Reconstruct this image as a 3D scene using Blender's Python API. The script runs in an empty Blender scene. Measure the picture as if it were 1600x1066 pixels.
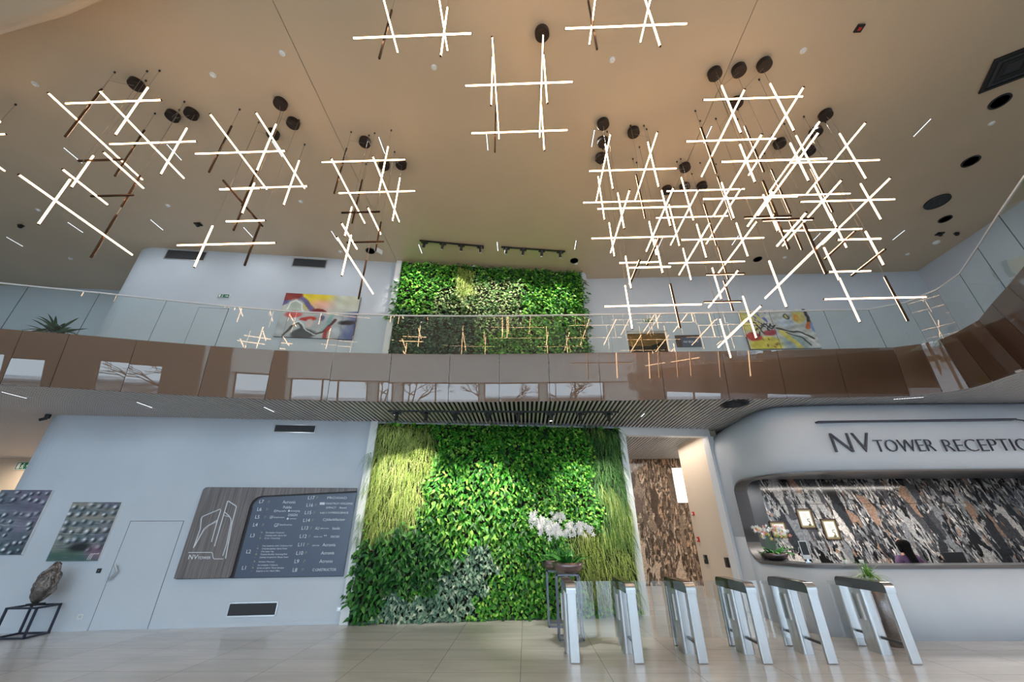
import bpy, bmesh, math, random
import numpy as np
from mathutils import Vector, Matrix

S = bpy.context.scene
C = S.collection
PI = math.pi
random.seed(7)
rng = np.random.default_rng(11)

# tuned light levels
LOBBY_FILL = 190
DOWN_FRONT = 7
DOWN_REAR = 8
EXPOSURE = 0.17
SKY = 5.2
LED = 11.5
SPOT_LOW = 270
SPOT_HIGH = 170

# ---------------------------------------------------------------- camera
cam_data = bpy.data.cameras.new('camera')
cam = bpy.data.objects.new('camera', cam_data)
C.objects.link(cam)
cam_data.sensor_fit = 'HORIZONTAL'
cam_data.sensor_width = 36.0
cam_data.lens = 603.83 / 1600 * 36.0
cam_data.clip_start = 0.05
cam_data.clip_end = 200
right, down, fwd = Vector((.99947, .03206, -.00543)), Vector((-.01912, .44432, -.89566)), Vector((-.02631, .89529, .4447))
m3 = Matrix((right, -down, -fwd)).transposed()
cam.matrix_world = Matrix.Translation((0, 0, 1.724)) @ m3.to_4x4()
S.camera = cam

# ---------------------------------------------------------------- exposure, world, daylight
S.view_settings.view_transform = 'Standard'
S.view_settings.look = 'None'
S.view_settings.gamma = 1
S.view_settings.exposure = EXPOSURE
S.view_settings.use_curve_mapping = False
S.cycles.max_bounces = 10
S.cycles.diffuse_bounces = 5
S.cycles.glossy_bounces = 5
S.cycles.transmission_bounces = 6
S.cycles.transparent_max_bounces = 16
S.cycles.sample_clamp_indirect = 4.0
S.cycles.caustics_reflective = False
S.cycles.caustics_refractive = False
world = bpy.data.worlds.new('sky')
S.world = world
world.use_nodes = True
bg = world.node_tree.nodes['Background']
bg.inputs['Color'].default_value = (.68, .84, 1.0, 1)
bg.inputs['Strength'].default_value = SKY
FACADE_Y = -8.0
LOW_BAYS = [(-18.6, -16.95), (-13.55, -11.8), (-9.9, -6.45), (-5.78, -1.68), (-1.3, 1.5), (2.04, 5.57), (9.6, 13.2)]
LOW_Z, LOW_TOP = .05, 4.95
HIGH_FILL_BAYS = [(-21.5, -14), (-13.5, -9), (8.5, 14.2)]  # high windows added behind the camera to light upper walls and ceiling
HIGH_Z, HIGH_TOP = 6.9, 9.45
FILL_BAYS, FILL_Z, FILL_TOP = [(-10.2, 7.8)], 4.96, 6.85  # translucent sheets added to brighten the hall and the fascia's reflection


def portal(x0, x1, z0, z1, side=None):
    l = bpy.data.lights.new('daylight_opening', 'AREA')
    l.shape = 'RECTANGLE'
    l.size, l.size_y = x1 - x0, z1 - z0
    l.cycles.is_portal = True
    o = bpy.data.objects.new('daylight_opening', l)
    C.objects.link(o)
    o.location = ((x0 + x1) / 2, FACADE_Y - .2, (z0 + z1) / 2)
    o.rotation_euler = (PI / 2, 0, 0)          # faces +Y, into the hall
    if side is not None:
        o.location = (side, (x0 + x1) / 2, (z0 + z1) / 2)
        o.rotation_euler = (PI / 2, 0, PI / 2)  # faces -X


for a, b in LOW_BAYS:
    portal(a, b, LOW_Z, LOW_TOP)
for a, b in HIGH_FILL_BAYS:
    portal(a, b, HIGH_Z, HIGH_TOP)
for a, b in FILL_BAYS:
    portal(a, b, FILL_Z, FILL_TOP)


def lamp_area(name, loc, sx, sy, watts, col, rot=(0, 0, 0), parent=None):
    l = bpy.data.lights.new(name, 'AREA')
    l.shape = 'RECTANGLE'
    l.size, l.size_y = sx, sy
    l.energy = watts
    l.color = col
    o = bpy.data.objects.new(name, l)
    C.objects.link(o)
    o.location = loc
    o.rotation_euler = rot
    if parent:
        o.parent = parent
    return o


# side windows added out of view on the right to brighten ceiling and reception
SIDE_X = 13.55
SIDE_FILL_BAYS = [(-7.6, -4.6), (-4.2, -1.2)]
SIDE_LOW_FILL = [(-7.4, -3.8)]  # unseen ground-floor opening added to light the reception front
for a, b in SIDE_FILL_BAYS:
    portal(a, b, 6.3, 9.4, SIDE_X + .2)
for a, b in SIDE_LOW_FILL:
    portal(a, b, .1, 4.1, 15.25)


# lamps of the side rooms: reception office, lift corridor, passage at the far left; lobby and doorway lights are added
lamp_area('office_ceiling_lamp', (8.6, 10.2, 2.9), 5.5, .5, 150, (1, .93, .85))
lamp_area('corridor_ceiling_lamp', (4.6, 13.6, 4.3), 1.0, 4.0, 60, (1, .89, .79))
lamp_area('lobby_fill_light', (11.2, 3.2, 4.34), 3.0, 3.4, LOBBY_FILL, (1, .84, .70))  # unseen fill light added to warm the floor and reception
lamp_area('side_corridor_lamp', (7.6, 15.2, 4.2), 2.0, 1.5, 55, (1, .85, .7))
lamp_area('passage_ceiling_lamp', (-16.5, 13.2, 4.2), 5, 2, 160, (1, .86, .70))
lamp_area('doorway_fill_light', (2.82, 11.9, 6.5), .9, .5, 26, (1, .82, .55), (0, -2.2, 0))  # hidden area light added inside the doorway to brighten the gold slats

# ---------------------------------------------------------------- helpers
def lin(r, g, b):
    f = lambda v: (v / 255 / 12.92) if v / 255 <= .04045 else ((v / 255 + .055) / 1.055) ** 2.4
    return (f(r), f(g), f(b), 1)


def new_mat(name):
    m = bpy.data.materials.new(name)
    m.use_nodes = True
    return m, m.node_tree, m.node_tree.nodes['Principled BSDF']


def N(nt, t, **k):
    n = nt.nodes.new(t)
    for a, v in k.items():
        setattr(n, a, v)
    return n


def mat(name, col, rough=.5, metal=0.0, spec=.5, noise=0.0, nscale=6.0, bump=0.0, bscale=60.0, stretch=None, coat=0.0):
    m, nt, p = new_mat(name)
    p.inputs['Base Color'].default_value = col
    p.inputs['Roughness'].default_value = rough
    p.inputs['Metallic'].default_value = metal
    p.inputs['Specular IOR Level'].default_value = spec
    p.inputs['Coat Weight'].default_value = coat
    p.inputs['Coat Roughness'].default_value = .03
    if noise or bump:
        tc = N(nt, 'ShaderNodeTexCoord')
        mp = N(nt, 'ShaderNodeMapping')
        if stretch:
            mp.inputs['Scale'].default_value = stretch
        nt.links.new(tc.outputs['Object'], mp.inputs['Vector'])
    if noise:
        t = N(nt, 'ShaderNodeTexNoise')
        t.inputs['Scale'].default_value = nscale
        t.inputs['Detail'].default_value = 6
        nt.links.new(mp.outputs['Vector'], t.inputs['Vector'])
        r = N(nt, 'ShaderNodeMapRange')
        r.inputs['From Min'].default_value, r.inputs['From Max'].default_value = .25, .75
        r.inputs['To Min'].default_value, r.inputs['To Max'].default_value = 1 - noise, 1 + noise
        nt.links.new(t.outputs['Fac'], r.inputs['Value'])
        mx = N(nt, 'ShaderNodeMix', data_type='RGBA', blend_type='MULTIPLY')
        mx.inputs[0].default_value = 1
        mx.inputs[6].default_value = col
        nt.links.new(r.outputs['Result'], mx.inputs[7])
        nt.links.new(mx.outputs[2], p.inputs['Base Color'])
    if bump:
        t2 = N(nt, 'ShaderNodeTexNoise')
        t2.inputs['Scale'].default_value = bscale
        nt.links.new(mp.outputs['Vector'], t2.inputs['Vector'])
        b = N(nt, 'ShaderNodeBump')
        b.inputs['Strength'].default_value = bump
        b.inputs['Distance'].default_value = .02
        nt.links.new(t2.outputs['Fac'], b.inputs['Height'])
        nt.links.new(b.outputs['Normal'], p.inputs['Normal'])
    return m


def emit_mat(name, col, strength):
    m, nt, p = new_mat(name)
    p.inputs['Base Color'].default_value = (.8, .8, .8, 1)
    p.inputs['Emission Color'].default_value = col
    p.inputs['Emission Strength'].default_value = strength
    return m


def glass_mat(name, tint, refl=1.0, fmin=.02, rough=0.0):
    """thin architectural pane: see-through with a Fresnel reflection"""
    m, nt, p = new_mat(name)
    nt.nodes.remove(p)
    out = nt.nodes['Material Output']
    tr = N(nt, 'ShaderNodeBsdfTransparent')
    tr.inputs['Color'].default_value = tint
    gl = N(nt, 'ShaderNodeBsdfGlossy')
    gl.inputs['Roughness'].default_value = rough
    fr = N(nt, 'ShaderNodeFresnel')
    fr.inputs['IOR'].default_value = 1.5
    mu = N(nt, 'ShaderNodeMath', operation='MULTIPLY_ADD', use_clamp=True)
    mu.inputs[1].default_value = refl
    mu.inputs[2].default_value = fmin
    mix = N(nt, 'ShaderNodeMixShader')
    ge = N(nt, 'ShaderNodeNewGeometry')            # the pane reflects at the face it is entered by
    fb = N(nt, 'ShaderNodeMath', operation='SUBTRACT')
    fb.inputs[0].default_value = 1
    nt.links.new(ge.outputs['Backfacing'], fb.inputs[1])
    fm = N(nt, 'ShaderNodeMath', operation='MULTIPLY')
    nt.links.new(fr.outputs[0], mu.inputs[0])
    nt.links.new(mu.outputs[0], fm.inputs[0])
    nt.links.new(fb.outputs[0], fm.inputs[1])
    nt.links.new(fm.outputs[0], mix.inputs[0])
    nt.links.new(tr.outputs[0], mix.inputs[1])
    nt.links.new(gl.outputs[0], mix.inputs[2])
    nt.links.new(mix.outputs[0], out.inputs['Surface'])
    return m


def fill_sheet_mat():
    m, nt, p = new_mat('translucent_fill_sheet')
    nt.nodes.remove(p)
    t = N(nt, 'ShaderNodeBsdfTranslucent')
    t.inputs['Color'].default_value = (.74, .75, .72, 1)
    nt.links.new(t.outputs[0], nt.nodes['Material Output'].inputs['Surface'])
    return m


class MB:
    """collects shapes and links them as one mesh object"""

    def __init__(self, M=None):
        self.v, self.f, self.M = [], [], M

    def add(self, vs, fs):
        o = len(self.v)
        self.v += [tuple(p) for p in vs]
        self.f += [tuple(i + o for i in f) for f in fs]
        return self

    def box(self, x0, x1, y0, y1, z0, z1):
        v = [(x0, y0, z0), (x1, y0, z0), (x1, y1, z0), (x0, y1, z0), (x0, y0, z1), (x1, y0, z1), (x1, y1, z1), (x0, y1, z1)]
        return self.add(v, [(0, 3, 2, 1), (4, 5, 6, 7), (0, 1, 5, 4), (1, 2, 6, 5), (2, 3, 7, 6), (3, 0, 4, 7)])

    def cbox(self, c, s, M=None):
        x, y, z = (d / 2 for d in s)
        v = [Vector(p) for p in [(-x, -y, -z), (x, -y, -z), (x, y, -z), (-x, y, -z), (-x, -y, z), (x, -y, z), (x, y, z), (-x, y, z)]]
        if M is not None:
            v = [M @ p for p in v]
        v = [p + Vector(c) for p in v]
        return self.add(v, [(0, 3, 2, 1), (4, 5, 6, 7), (0, 1, 5, 4), (1, 2, 6, 5), (2, 3, 7, 6), (3, 0, 4, 7)])

    def prism(self, poly, z0, z1):
        a = sum(poly[i][0] * poly[(i + 1) % len(poly)][1] - poly[(i + 1) % len(poly)][0] * poly[i][1] for i in range(len(poly)))
        if a < 0:
            poly = poly[::-1]
        n = len(poly)
        v = [(x, y, z0) for x, y in poly] + [(x, y, z1) for x, y in poly]
        f = [tuple(range(n - 1, -1, -1)), tuple(range(n, 2 * n))]
        f += [(i, (i + 1) % n, n + (i + 1) % n, n + i) for i in range(n)]
        return self.add(v, f)

    def xz_prism(self, poly, y0, y1):
        """polygon in the (x, z) plane, extruded from y0 (front) to y1 (back)"""
        a = sum(poly[i][0] * poly[(i + 1) % len(poly)][1] - poly[(i + 1) % len(poly)][0] * poly[i][1] for i in range(len(poly)))
        if a < 0:
            poly = poly[::-1]
        n = len(poly)
        v = [(x, y0, z) for x, z in poly] + [(x, y1, z) for x, z in poly]
        f = [tuple(range(n)), tuple(range(2 * n - 1, n - 1, -1))]
        f += [(i, n + i, n + (i + 1) % n, (i + 1) % n) for i in range(n)]
        return self.add(v, f)

    def tube(self, pts, r, n=8, caps=True):
        pts = [Vector(p) for p in pts]
        rs = r if isinstance(r, (list, tuple)) else [r] * len(pts)
        rings = []
        up = None
        for i, p in enumerate(pts):
            d = (pts[min(i + 1, len(pts) - 1)] - pts[max(i - 1, 0)]).normalized()
            if up is None:
                up = Vector((0, 0, 1)) if abs(d.z) < .9 else Vector((1, 0, 0))
            a = d.cross(up).normalized()
            b = a.cross(d).normalized()
            up = b
            rings.append([p + (a * math.cos(2 * PI * k / n) + b * math.sin(2 * PI * k / n)) * rs[i] for k in range(n)])
        v = [q for ring in rings for q in ring]
        f = []
        for i in range(len(pts) - 1):
            for k in range(n):
                f.append((i * n + k, i * n + (k + 1) % n, (i + 1) * n + (k + 1) % n, (i + 1) * n + k))
        if caps:
            f += [tuple(range(n - 1, -1, -1)), tuple(range((len(pts) - 1) * n, len(pts) * n))]
        return self.add(v, f)

    def lathe(self, prof, c=(0, 0, 0), n=24):
        v, f = [], []
        for r, z in prof:
            for k in range(n):
                v.append((c[0] + r * math.cos(2 * PI * k / n), c[1] + r * math.sin(2 * PI * k / n), c[2] + z))
        for i in range(len(prof) - 1):
            for k in range(n):
                f.append((i * n + k, i * n + (k + 1) % n, (i + 1) * n + (k + 1) % n, (i + 1) * n + k))
        f += [tuple(range(n - 1, -1, -1)), tuple(range((len(prof) - 1) * n, len(prof) * n))]
        return self.add(v, f)

    def build(self, name, m, parent=None, bevel=0, smooth=False, segs=2):
        me = bpy.data.meshes.new(name)
        vs = self.v if self.M is None else [tuple(self.M @ Vector(p)) for p in self.v]
        if parent is not None:
            inv = parent.matrix_basis.inverted() if parent.parent is None else (parent.parent.matrix_basis @ parent.matrix_basis).inverted()
            vs = [tuple(inv @ Vector(p)) for p in vs]
        me.from_pydata(vs, [], self.f)
        me.materials.append(m)
        o = bpy.data.objects.new(name, me)
        C.objects.link(o)
        if parent is not None:
            o.parent = parent
        if smooth:
            me.polygons.foreach_set('use_smooth', [True] * len(me.polygons))
        if bevel:
            b = o.modifiers.new('bevel', 'BEVEL')
            b.width = bevel
            b.segments = segs
            b.limit_method = 'ANGLE'
        me.update()
        return o


def tag(o, label=None, cat=None, group=None, kind=None):
    if label:
        o['label'] = label
    if cat:
        o['category'] = cat
    if group:
        o['group'] = group
    if kind:
        o['kind'] = kind
    return o


def thing(name, label, cat, loc=(0, 0, 0), group=None):
    o = bpy.data.objects.new(name, None)
    o.empty_display_size = .1
    C.objects.link(o)
    o.location = loc
    o.matrix_basis = Matrix.Translation(loc)
    return tag(o, label, cat, group)


def struct(mb, name, m, **k):
    return tag(mb.build(name, m, **k), kind='structure')


def text_mesh(name, body, size, M, m, parent, width=None, extrude=.004, align='LEFT', shear=0.0, bold=0.0, spacing=1.0):
    """lettering as a mesh; M places its baseline start, x along the wall, y up, z out of the wall"""
    parts = body if isinstance(body, list) else [(body, 0, 0, size, width)]
    vs, fs = [], []
    for (b, dx, dy, sz, wd) in parts:
        cu = bpy.data.curves.new('lettering', 'FONT')
        cu.body = b
        cu.size = sz
        cu.extrude = extrude
        cu.align_x = align
        cu.shear = shear
        cu.offset = bold
        cu.space_character = spacing
        cu.resolution_u = 3
        ob = bpy.data.objects.new('lettering', cu)
        C.objects.link(ob)
        dg = bpy.context.evaluated_depsgraph_get()
        dg.update()
        me = bpy.data.meshes.new_from_object(ob.evaluated_get(dg))
        co = [v.co.copy() for v in me.vertices]
        if co:
            x0, x1 = min(c.x for c in co), max(c.x for c in co)
            sx = (wd / (x1 - x0)) if wd else 1
            off = len(vs)
            vs += [tuple(M @ Vector(((c.x - (x0 if wd else 0)) * sx + dx, c.y + dy, c.z))) for c in co]
            fs += [tuple(i + off for i in p.vertices) for p in me.polygons]
        bpy.data.objects.remove(ob)
        bpy.data.curves.remove(cu)
        bpy.data.meshes.remove(me)
    mb = MB()
    mb.add(vs, fs)
    return mb.build(name, m, parent)


def np_mesh(name, verts, faces, m, parent=None, smooth=False):
    """verts (n,3) array, faces (k,3|4) array"""
    me = bpy.data.meshes.new(name)
    if parent is not None:
        verts = verts - np.array(parent.matrix_basis.translation)
    k = faces.shape[1]
    me.vertices.add(len(verts))
    me.vertices.foreach_set('co', verts.astype(np.float32).ravel())
    me.loops.add(faces.size)
    me.loops.foreach_set('vertex_index', faces.astype(np.int32).ravel())
    me.polygons.add(len(faces))
    me.polygons.foreach_set('loop_start', np.arange(0, faces.size, k, dtype=np.int32))
    me.polygons.foreach_set('loop_total', np.full(len(faces), k, dtype=np.int32))
    me.update(calc_edges=True)
    me.validate()
    if smooth:
        me.polygons.foreach_set('use_smooth', [True] * len(me.polygons))
    me.materials.append(m)
    o = bpy.data.objects.new(name, me)
    C.objects.link(o)
    if parent is not None:
        o.parent = parent
    return o


# ---------------------------------------------------------------- materials
M_wall = mat('white_wall_paint', lin(202, 210, 220), .55, noise=.03, nscale=1.5)
M_white = mat('white_lacquer', lin(232, 234, 236), .35)
M_warmwall = mat('cream_wall_paint', lin(226, 208, 186), .5, noise=.03, nscale=1.2)
M_ceil = mat('bronze_ceiling_paint', lin(206, 186, 158), .42, noise=.05, nscale=.6, stretch=(1, 1, 1))
M_black = mat('black_matt_metal', (.012, .012, .014, 1), .45)
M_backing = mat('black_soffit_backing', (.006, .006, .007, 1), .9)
M_slat = mat('light_soffit_slat', lin(205, 200, 200), .5)
M_steel = mat('brushed_steel', lin(205, 208, 212), .32, .85, noise=.08, nscale=14, stretch=(1, 1, .05))
M_steel_dark = mat('dark_steel', lin(95, 95, 97), .3, .9)
M_bronze = mat('dark_bronze_metal', lin(74, 52, 38), .35, .8)
M_brown = mat('brown_black_canopy', lin(46, 34, 28), .5, .3)
M_copper = mat('grey_brown_glass_top', lin(120, 104, 94), .12, .2, spec=.8)
M_fill_sheet = fill_sheet_mat()
M_graphite = mat('smoked_glass_side', lin(70, 74, 76), .08, .2, spec=.9)
M_grey_frame = mat('grey_blue_steel', lin(120, 124, 140), .4, .5)
M_navy = mat('dark_blue_grey_steel', lin(52, 58, 74), .4, .4)
M_cable = mat('pale_steel_cable', lin(150, 140, 130), .4, .6)
M_led = emit_mat('warm_led_diffuser', (1, .61, .33, 1), LED)
M_rail_glass = glass_mat('balustrade_glass', (.95, .985, .975, 1), 1.6, .05)
M_win_glass = glass_mat('window_glass', (.96, .98, .98, 1), .7, .0)
M_lane_glass = glass_mat('lane_glass', (.92, .95, .955, 1), 1.6, .10)
M_glass_edge = mat('green_glass_edge', lin(40, 62, 60), .2)
M_vent = mat('dark_vent_mesh', lin(66, 68, 72), .6, .3, bump=.4, bscale=160)
M_gold = mat('gold_slat', lin(196, 158, 92), .4, .6)
M_darkroom = mat('dark_olive_panel', lin(30, 27, 20), .6)
M_red = mat('red_plastic', lin(205, 40, 36), .4)
M_green_sign = mat('green_sign_face', lin(20, 110, 80), .5)
M_sign_white = mat('sign_white', lin(238, 240, 240), .5)
M_letter_dark = mat('dark_grey_letter', lin(62, 66, 80), .4, .3)
M_letter_white = mat('white_letter', lin(228, 232, 240), .5)
M_letter_gold = mat('pale_gold_letter', lin(150, 146, 120), .5)
M_inner = mat('dark_grey_lining', lin(84, 88, 94), .3, .5, noise=.1, nscale=3, stretch=(1, 1, .1))
M_sill = mat('grey_bronze_rim', lin(108, 104, 104), .38, .35)
M_far_window = mat('far_window_glass', lin(140, 146, 152), .3)
M_leafdark = mat('deep_green_leaf', lin(62, 136, 52), .4, noise=.35, nscale=12)
M_soil = mat('dark_soil', lin(38, 30, 26), .9, bump=.6, bscale=90)
M_hair = mat('black_hair', (.005, .004, .005, 1), .8, spec=.15)
M_skin = mat('skin', lin(196, 142, 118), .5)
M_purple = mat('purple_blouse', lin(98, 70, 104), .8, noise=.25, nscale=18)
M_trousers = mat('dark_trousers', lin(36, 36, 44), .8)
M_ground = mat('grey_street_paving', lin(150, 152, 155), .8, noise=.15, nscale=.6)
M_bark = mat('grey_bark', lin(74, 66, 58), .9, noise=.3, nscale=8)
M_petal = mat('white_petal', lin(250, 248, 248), .5, noise=.06, nscale=40)
M_petal_pink = mat('pink_yellow_petal', lin(226, 150, 140), .5, noise=.5, nscale=26)
M_petal_yellow = mat('yellow_petal', lin(216, 204, 110), .5, noise=.2, nscale=26)
M_bowl = mat('bronze_bowl', lin(140, 122, 122), .28, .75, noise=.2, nscale=5)
M_planter = mat('hammered_dark_metal', lin(142, 134, 132), .34, .85, noise=.25, nscale=7, bump=.3, bscale=24)
M_stone = mat('pitted_silver_stone', lin(120, 112, 108), .26, .6, noise=.7, nscale=11, bump=1.0, bscale=30)
M_rail = mat('pale_satin_steel_rail', lin(222, 226, 230), .3, .25)
M_paper = mat('certificate_paper', lin(226, 228, 226), .6)
M_olive_frame = mat('olive_gold_frame', lin(150, 142, 104), .4, .3)
M_wood_dark = mat('dark_walnut_frame', lin(70, 48, 38), .4)


def floor_material():
    m, nt, p = new_mat('porcelain_tile')
    tc = N(nt, 'ShaderNodeTexCoord')
    mp = N(nt, 'ShaderNodeMapping')
    mp.inputs['Location'].default_value = (.11 + 1.2 * 40, -7.98 + .6 * 60, 0)
    nt.links.new(tc.outputs['Object'], mp.inputs['Vector'])
    br = N(nt, 'ShaderNodeTexBrick', offset=0.0, squash=1.0)
    br.inputs['Scale'].default_value = 1
    br.inputs['Brick Width'].default_value = 1.2
    br.inputs['Row Height'].default_value = .6
    br.inputs['Mortar Size'].default_value = .0035
    br.inputs['Mortar Smooth'].default_value = .2
    br.inputs['Color1'].default_value = lin(218, 217, 216)
    br.inputs['Color2'].default_value = lin(208, 207, 206)
    br.inputs['Mortar'].default_value = lin(120, 114, 110)
    nt.links.new(mp.outputs[0], br.inputs['Vector'])
    no = N(nt, 'ShaderNodeTexNoise')
    no.inputs['Scale'].default_value = 2.2
    no.inputs['Detail'].default_value = 8
    mp2 = N(nt, 'ShaderNodeMapping')
    mp2.inputs['Scale'].default_value = (.5, 2.2, 1)
    nt.links.new(tc.outputs['Object'], mp2.inputs['Vector'])
    nt.links.new(mp2.outputs[0], no.inputs['Vector'])
    r = N(nt, 'ShaderNodeMapRange')
    r.inputs['From Min'].default_value, r.inputs['From Max'].default_value = .3, .7
    r.inputs['To Min'].default_value, r.inputs['To Max'].default_value = .9, 1.06
    nt.links.new(no.outputs['Fac'], r.inputs['Value'])
    mx = N(nt, 'ShaderNodeMix', data_type='RGBA', blend_type='MULTIPLY')
    mx.inputs[0].default_value = 1
    nt.links.new(br.outputs['Color'], mx.inputs[6])
    nt.links.new(r.outputs[0], mx.inputs[7])
    nt.links.new(mx.outputs[2], p.inputs['Base Color'])
    p.inputs['Roughness'].default_value = .22
    return m


def marble_material(name, cols, sc, ang):
    """breccia slab: big streaky clasts in a fine speckled ground"""
    m, nt, p = new_mat(name)
    tc = N(nt, 'ShaderNodeTexCoord')
    mp = N(nt, 'ShaderNodeMapping')
    mp.inputs['Rotation'].default_value = (0, ang, 0)
    nt.links.new(tc.outputs['Object'], mp.inputs['Vector'])
    mp2 = N(nt, 'ShaderNodeMapping')
    mp2.inputs['Scale'].default_value = (sc, sc, sc * .3)
    nt.links.new(mp.outputs[0], mp2.inputs['Vector'])
    no = N(nt, 'ShaderNodeTexNoise')
    no.inputs['Scale'].default_value = 1.6
    no.inputs['Detail'].default_value = 5
    nt.links.new(mp2.outputs[0], no.inputs['Vector'])
    mx = N(nt, 'ShaderNodeMix', data_type='RGBA', blend_type='LINEAR_LIGHT')
    mx.inputs[0].default_value = .55
    nt.links.new(mp2.outputs[0], mx.inputs[6])
    nt.links.new(no.outputs['Color'], mx.inputs[7])
    vo = N(nt, 'ShaderNodeTexVoronoi')
    vo.inputs['Scale'].default_value = 1.5
    nt.links.new(mx.outputs[2], vo.inputs['Vector'])
    sep = N(nt, 'ShaderNodeSeparateColor')
    nt.links.new(vo.outputs['Color'], sep.inputs[0])
    cr = N(nt, 'ShaderNodeValToRGB')
    cr.color_ramp.interpolation = 'CONSTANT'
    el = cr.color_ramp.elements
    while len(el) < len(cols):
        el.new(.5)
    for i, (pos, c) in enumerate(cols):
        el[i].position = pos
        el[i].color = c
    nt.links.new(sep.outputs[0], cr.inputs[0])
    v2 = N(nt, 'ShaderNodeTexVoronoi')
    v2.inputs['Scale'].default_value = 7
    nt.links.new(mx.outputs[2], v2.inputs['Vector'])
    sep2 = N(nt, 'ShaderNodeSeparateColor')
    nt.links.new(v2.outputs['Color'], sep2.inputs[0])
    cr2 = N(nt, 'ShaderNodeValToRGB')
    cr2.color_ramp.interpolation = 'CONSTANT'
    el = cr2.color_ramp.elements
    while len(el) < len(cols):
        el.new(.5)
    for i, (pos, c) in enumerate(cols):
        el[i].position = pos
        el[i].color = c
    nt.links.new(sep2.outputs[1], cr2.inputs[0])
    gate = N(nt, 'ShaderNodeMath', operation='GREATER_THAN')
    gate.inputs[1].default_value = .40
    nt.links.new(sep.outputs[2], gate.inputs[0])
    m3_ = N(nt, 'ShaderNodeMix', data_type='RGBA')
    nt.links.new(gate.outputs[0], m3_.inputs[0])
    nt.links.new(cr.outputs[0], m3_.inputs[6])
    nt.links.new(cr2.outputs[0], m3_.inputs[7])
    n3 = N(nt, 'ShaderNodeTexNoise')
    n3.inputs['Scale'].default_value = 26
    n3.inputs['Detail'].default_value = 6
    nt.links.new(mp.outputs[0], n3.inputs['Vector'])
    r = N(nt, 'ShaderNodeMapRange')
    r.inputs['From Min'].default_value, r.inputs['From Max'].default_value = .3, .7
    r.inputs['To Min'].default_value, r.inputs['To Max'].default_value = .55, 1.3
    nt.links.new(n3.outputs['Fac'], r.inputs['Value'])
    m4 = N(nt, 'ShaderNodeMix', data_type='RGBA', blend_type='MULTIPLY')
    m4.inputs[0].default_value = 1
    nt.links.new(m3_.outputs[2], m4.inputs[6])
    nt.links.new(r.outputs[0], m4.inputs[7])
    nt.links.new(m4.outputs[2], p.inputs['Base Color'])
    p.inputs['Roughness'].default_value = .12
    return m


M_floor = floor_material()
M_marble = marble_material('black_white_breccia_marble', [(0, lin(24, 23, 25)), (.22, lin(72, 72, 76)), (.42, lin(124, 126, 130)), (.60, lin(46, 48, 52)), (.70, lin(164, 163, 162)), (.88, lin(208, 201, 195)), (.96, lin(150, 122, 104))], 3.5, .28)
M_marble_brown = marble_material('brown_breccia_marble', [(0, lin(82, 72, 64)), (.25, lin(118, 106, 96)), (.45, lin(150, 136, 122)), (.62, lin(94, 84, 76)), (.75, lin(212, 194, 174)), (.9, lin(196, 166, 138))], 3.0, -.1)


def wood_material():
    m, nt, p = new_mat('grey_brown_wood_veneer')
    tc = N(nt, 'ShaderNodeTexCoord')
    mp = N(nt, 'ShaderNodeMapping')
    mp.inputs['Scale'].default_value = (26, 26, .7)
    nt.links.new(tc.outputs['Object'], mp.inputs['Vector'])
    no = N(nt, 'ShaderNodeTexNoise')
    no.inputs['Scale'].default_value = 1.4
    no.inputs['Detail'].default_value = 7
    nt.links.new(mp.outputs[0], no.inputs['Vector'])
    cr = N(nt, 'ShaderNodeValToRGB')
    cr.color_ramp.elements[0].position, cr.color_ramp.elements[0].color = .3, lin(84, 78, 78)
    cr.color_ramp.elements[1].position, cr.color_ramp.elements[1].color = .72, lin(140, 132, 132)
    nt.links.new(no.outputs['Fac'], cr.inputs[0])
    nt.links.new(cr.outputs[0], p.inputs['Base Color'])
    p.inputs['Roughness'].default_value = .4
    return m


M_wood = wood_material()
M_sign_blue = mat('dark_blue_grey_sign', lin(74, 86, 110), .28, noise=.05, nscale=2)


def fascia_material():
    """back-painted bronze glass"""
    m, nt, p = new_mat('bronze_backpainted_glass')
    p.inputs['Base Color'].default_value = lin(108, 80, 60)
    p.inputs['Roughness'].default_value = .42
    p.inputs['Metallic'].default_value = .75
    p.inputs['Coat Weight'].default_value = 1
    p.inputs['Coat IOR'].default_value = 1.7
    p.inputs['Coat Roughness'].default_value = .008
    return m


M_fascia = fascia_material()


def leaf_material(name, dark, mid, light, rough=.42, trans=.25):
    m, nt, p = new_mat(name)
    ge = N(nt, 'ShaderNodeNewGeometry')
    cr = N(nt, 'ShaderNodeValToRGB')
    e = cr.color_ramp.elements
    e[0].position, e[0].color = 0, dark
    e[1].position, e[1].color = 1, light
    k = e.new(.55)
    k.color = mid
    nt.links.new(ge.outputs['Random Per Island'], cr.inputs[0])
    nt.links.new(cr.outputs[0], p.inputs['Base Color'])
    p.inputs['Roughness'].default_value = rough
    tl = N(nt, 'ShaderNodeBsdfTranslucent')
    nt.links.new(cr.outputs[0], tl.inputs['Color'])
    mx = N(nt, 'ShaderNodeMixShader')
    mx.inputs[0].default_value = trans
    nt.links.new(p.outputs[0], mx.inputs[1])
    nt.links.new(tl.outputs[0], mx.inputs[2])
    nt.links.new(mx.outputs[0], nt.nodes['Material Output'].inputs['Surface'])
    return m


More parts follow.
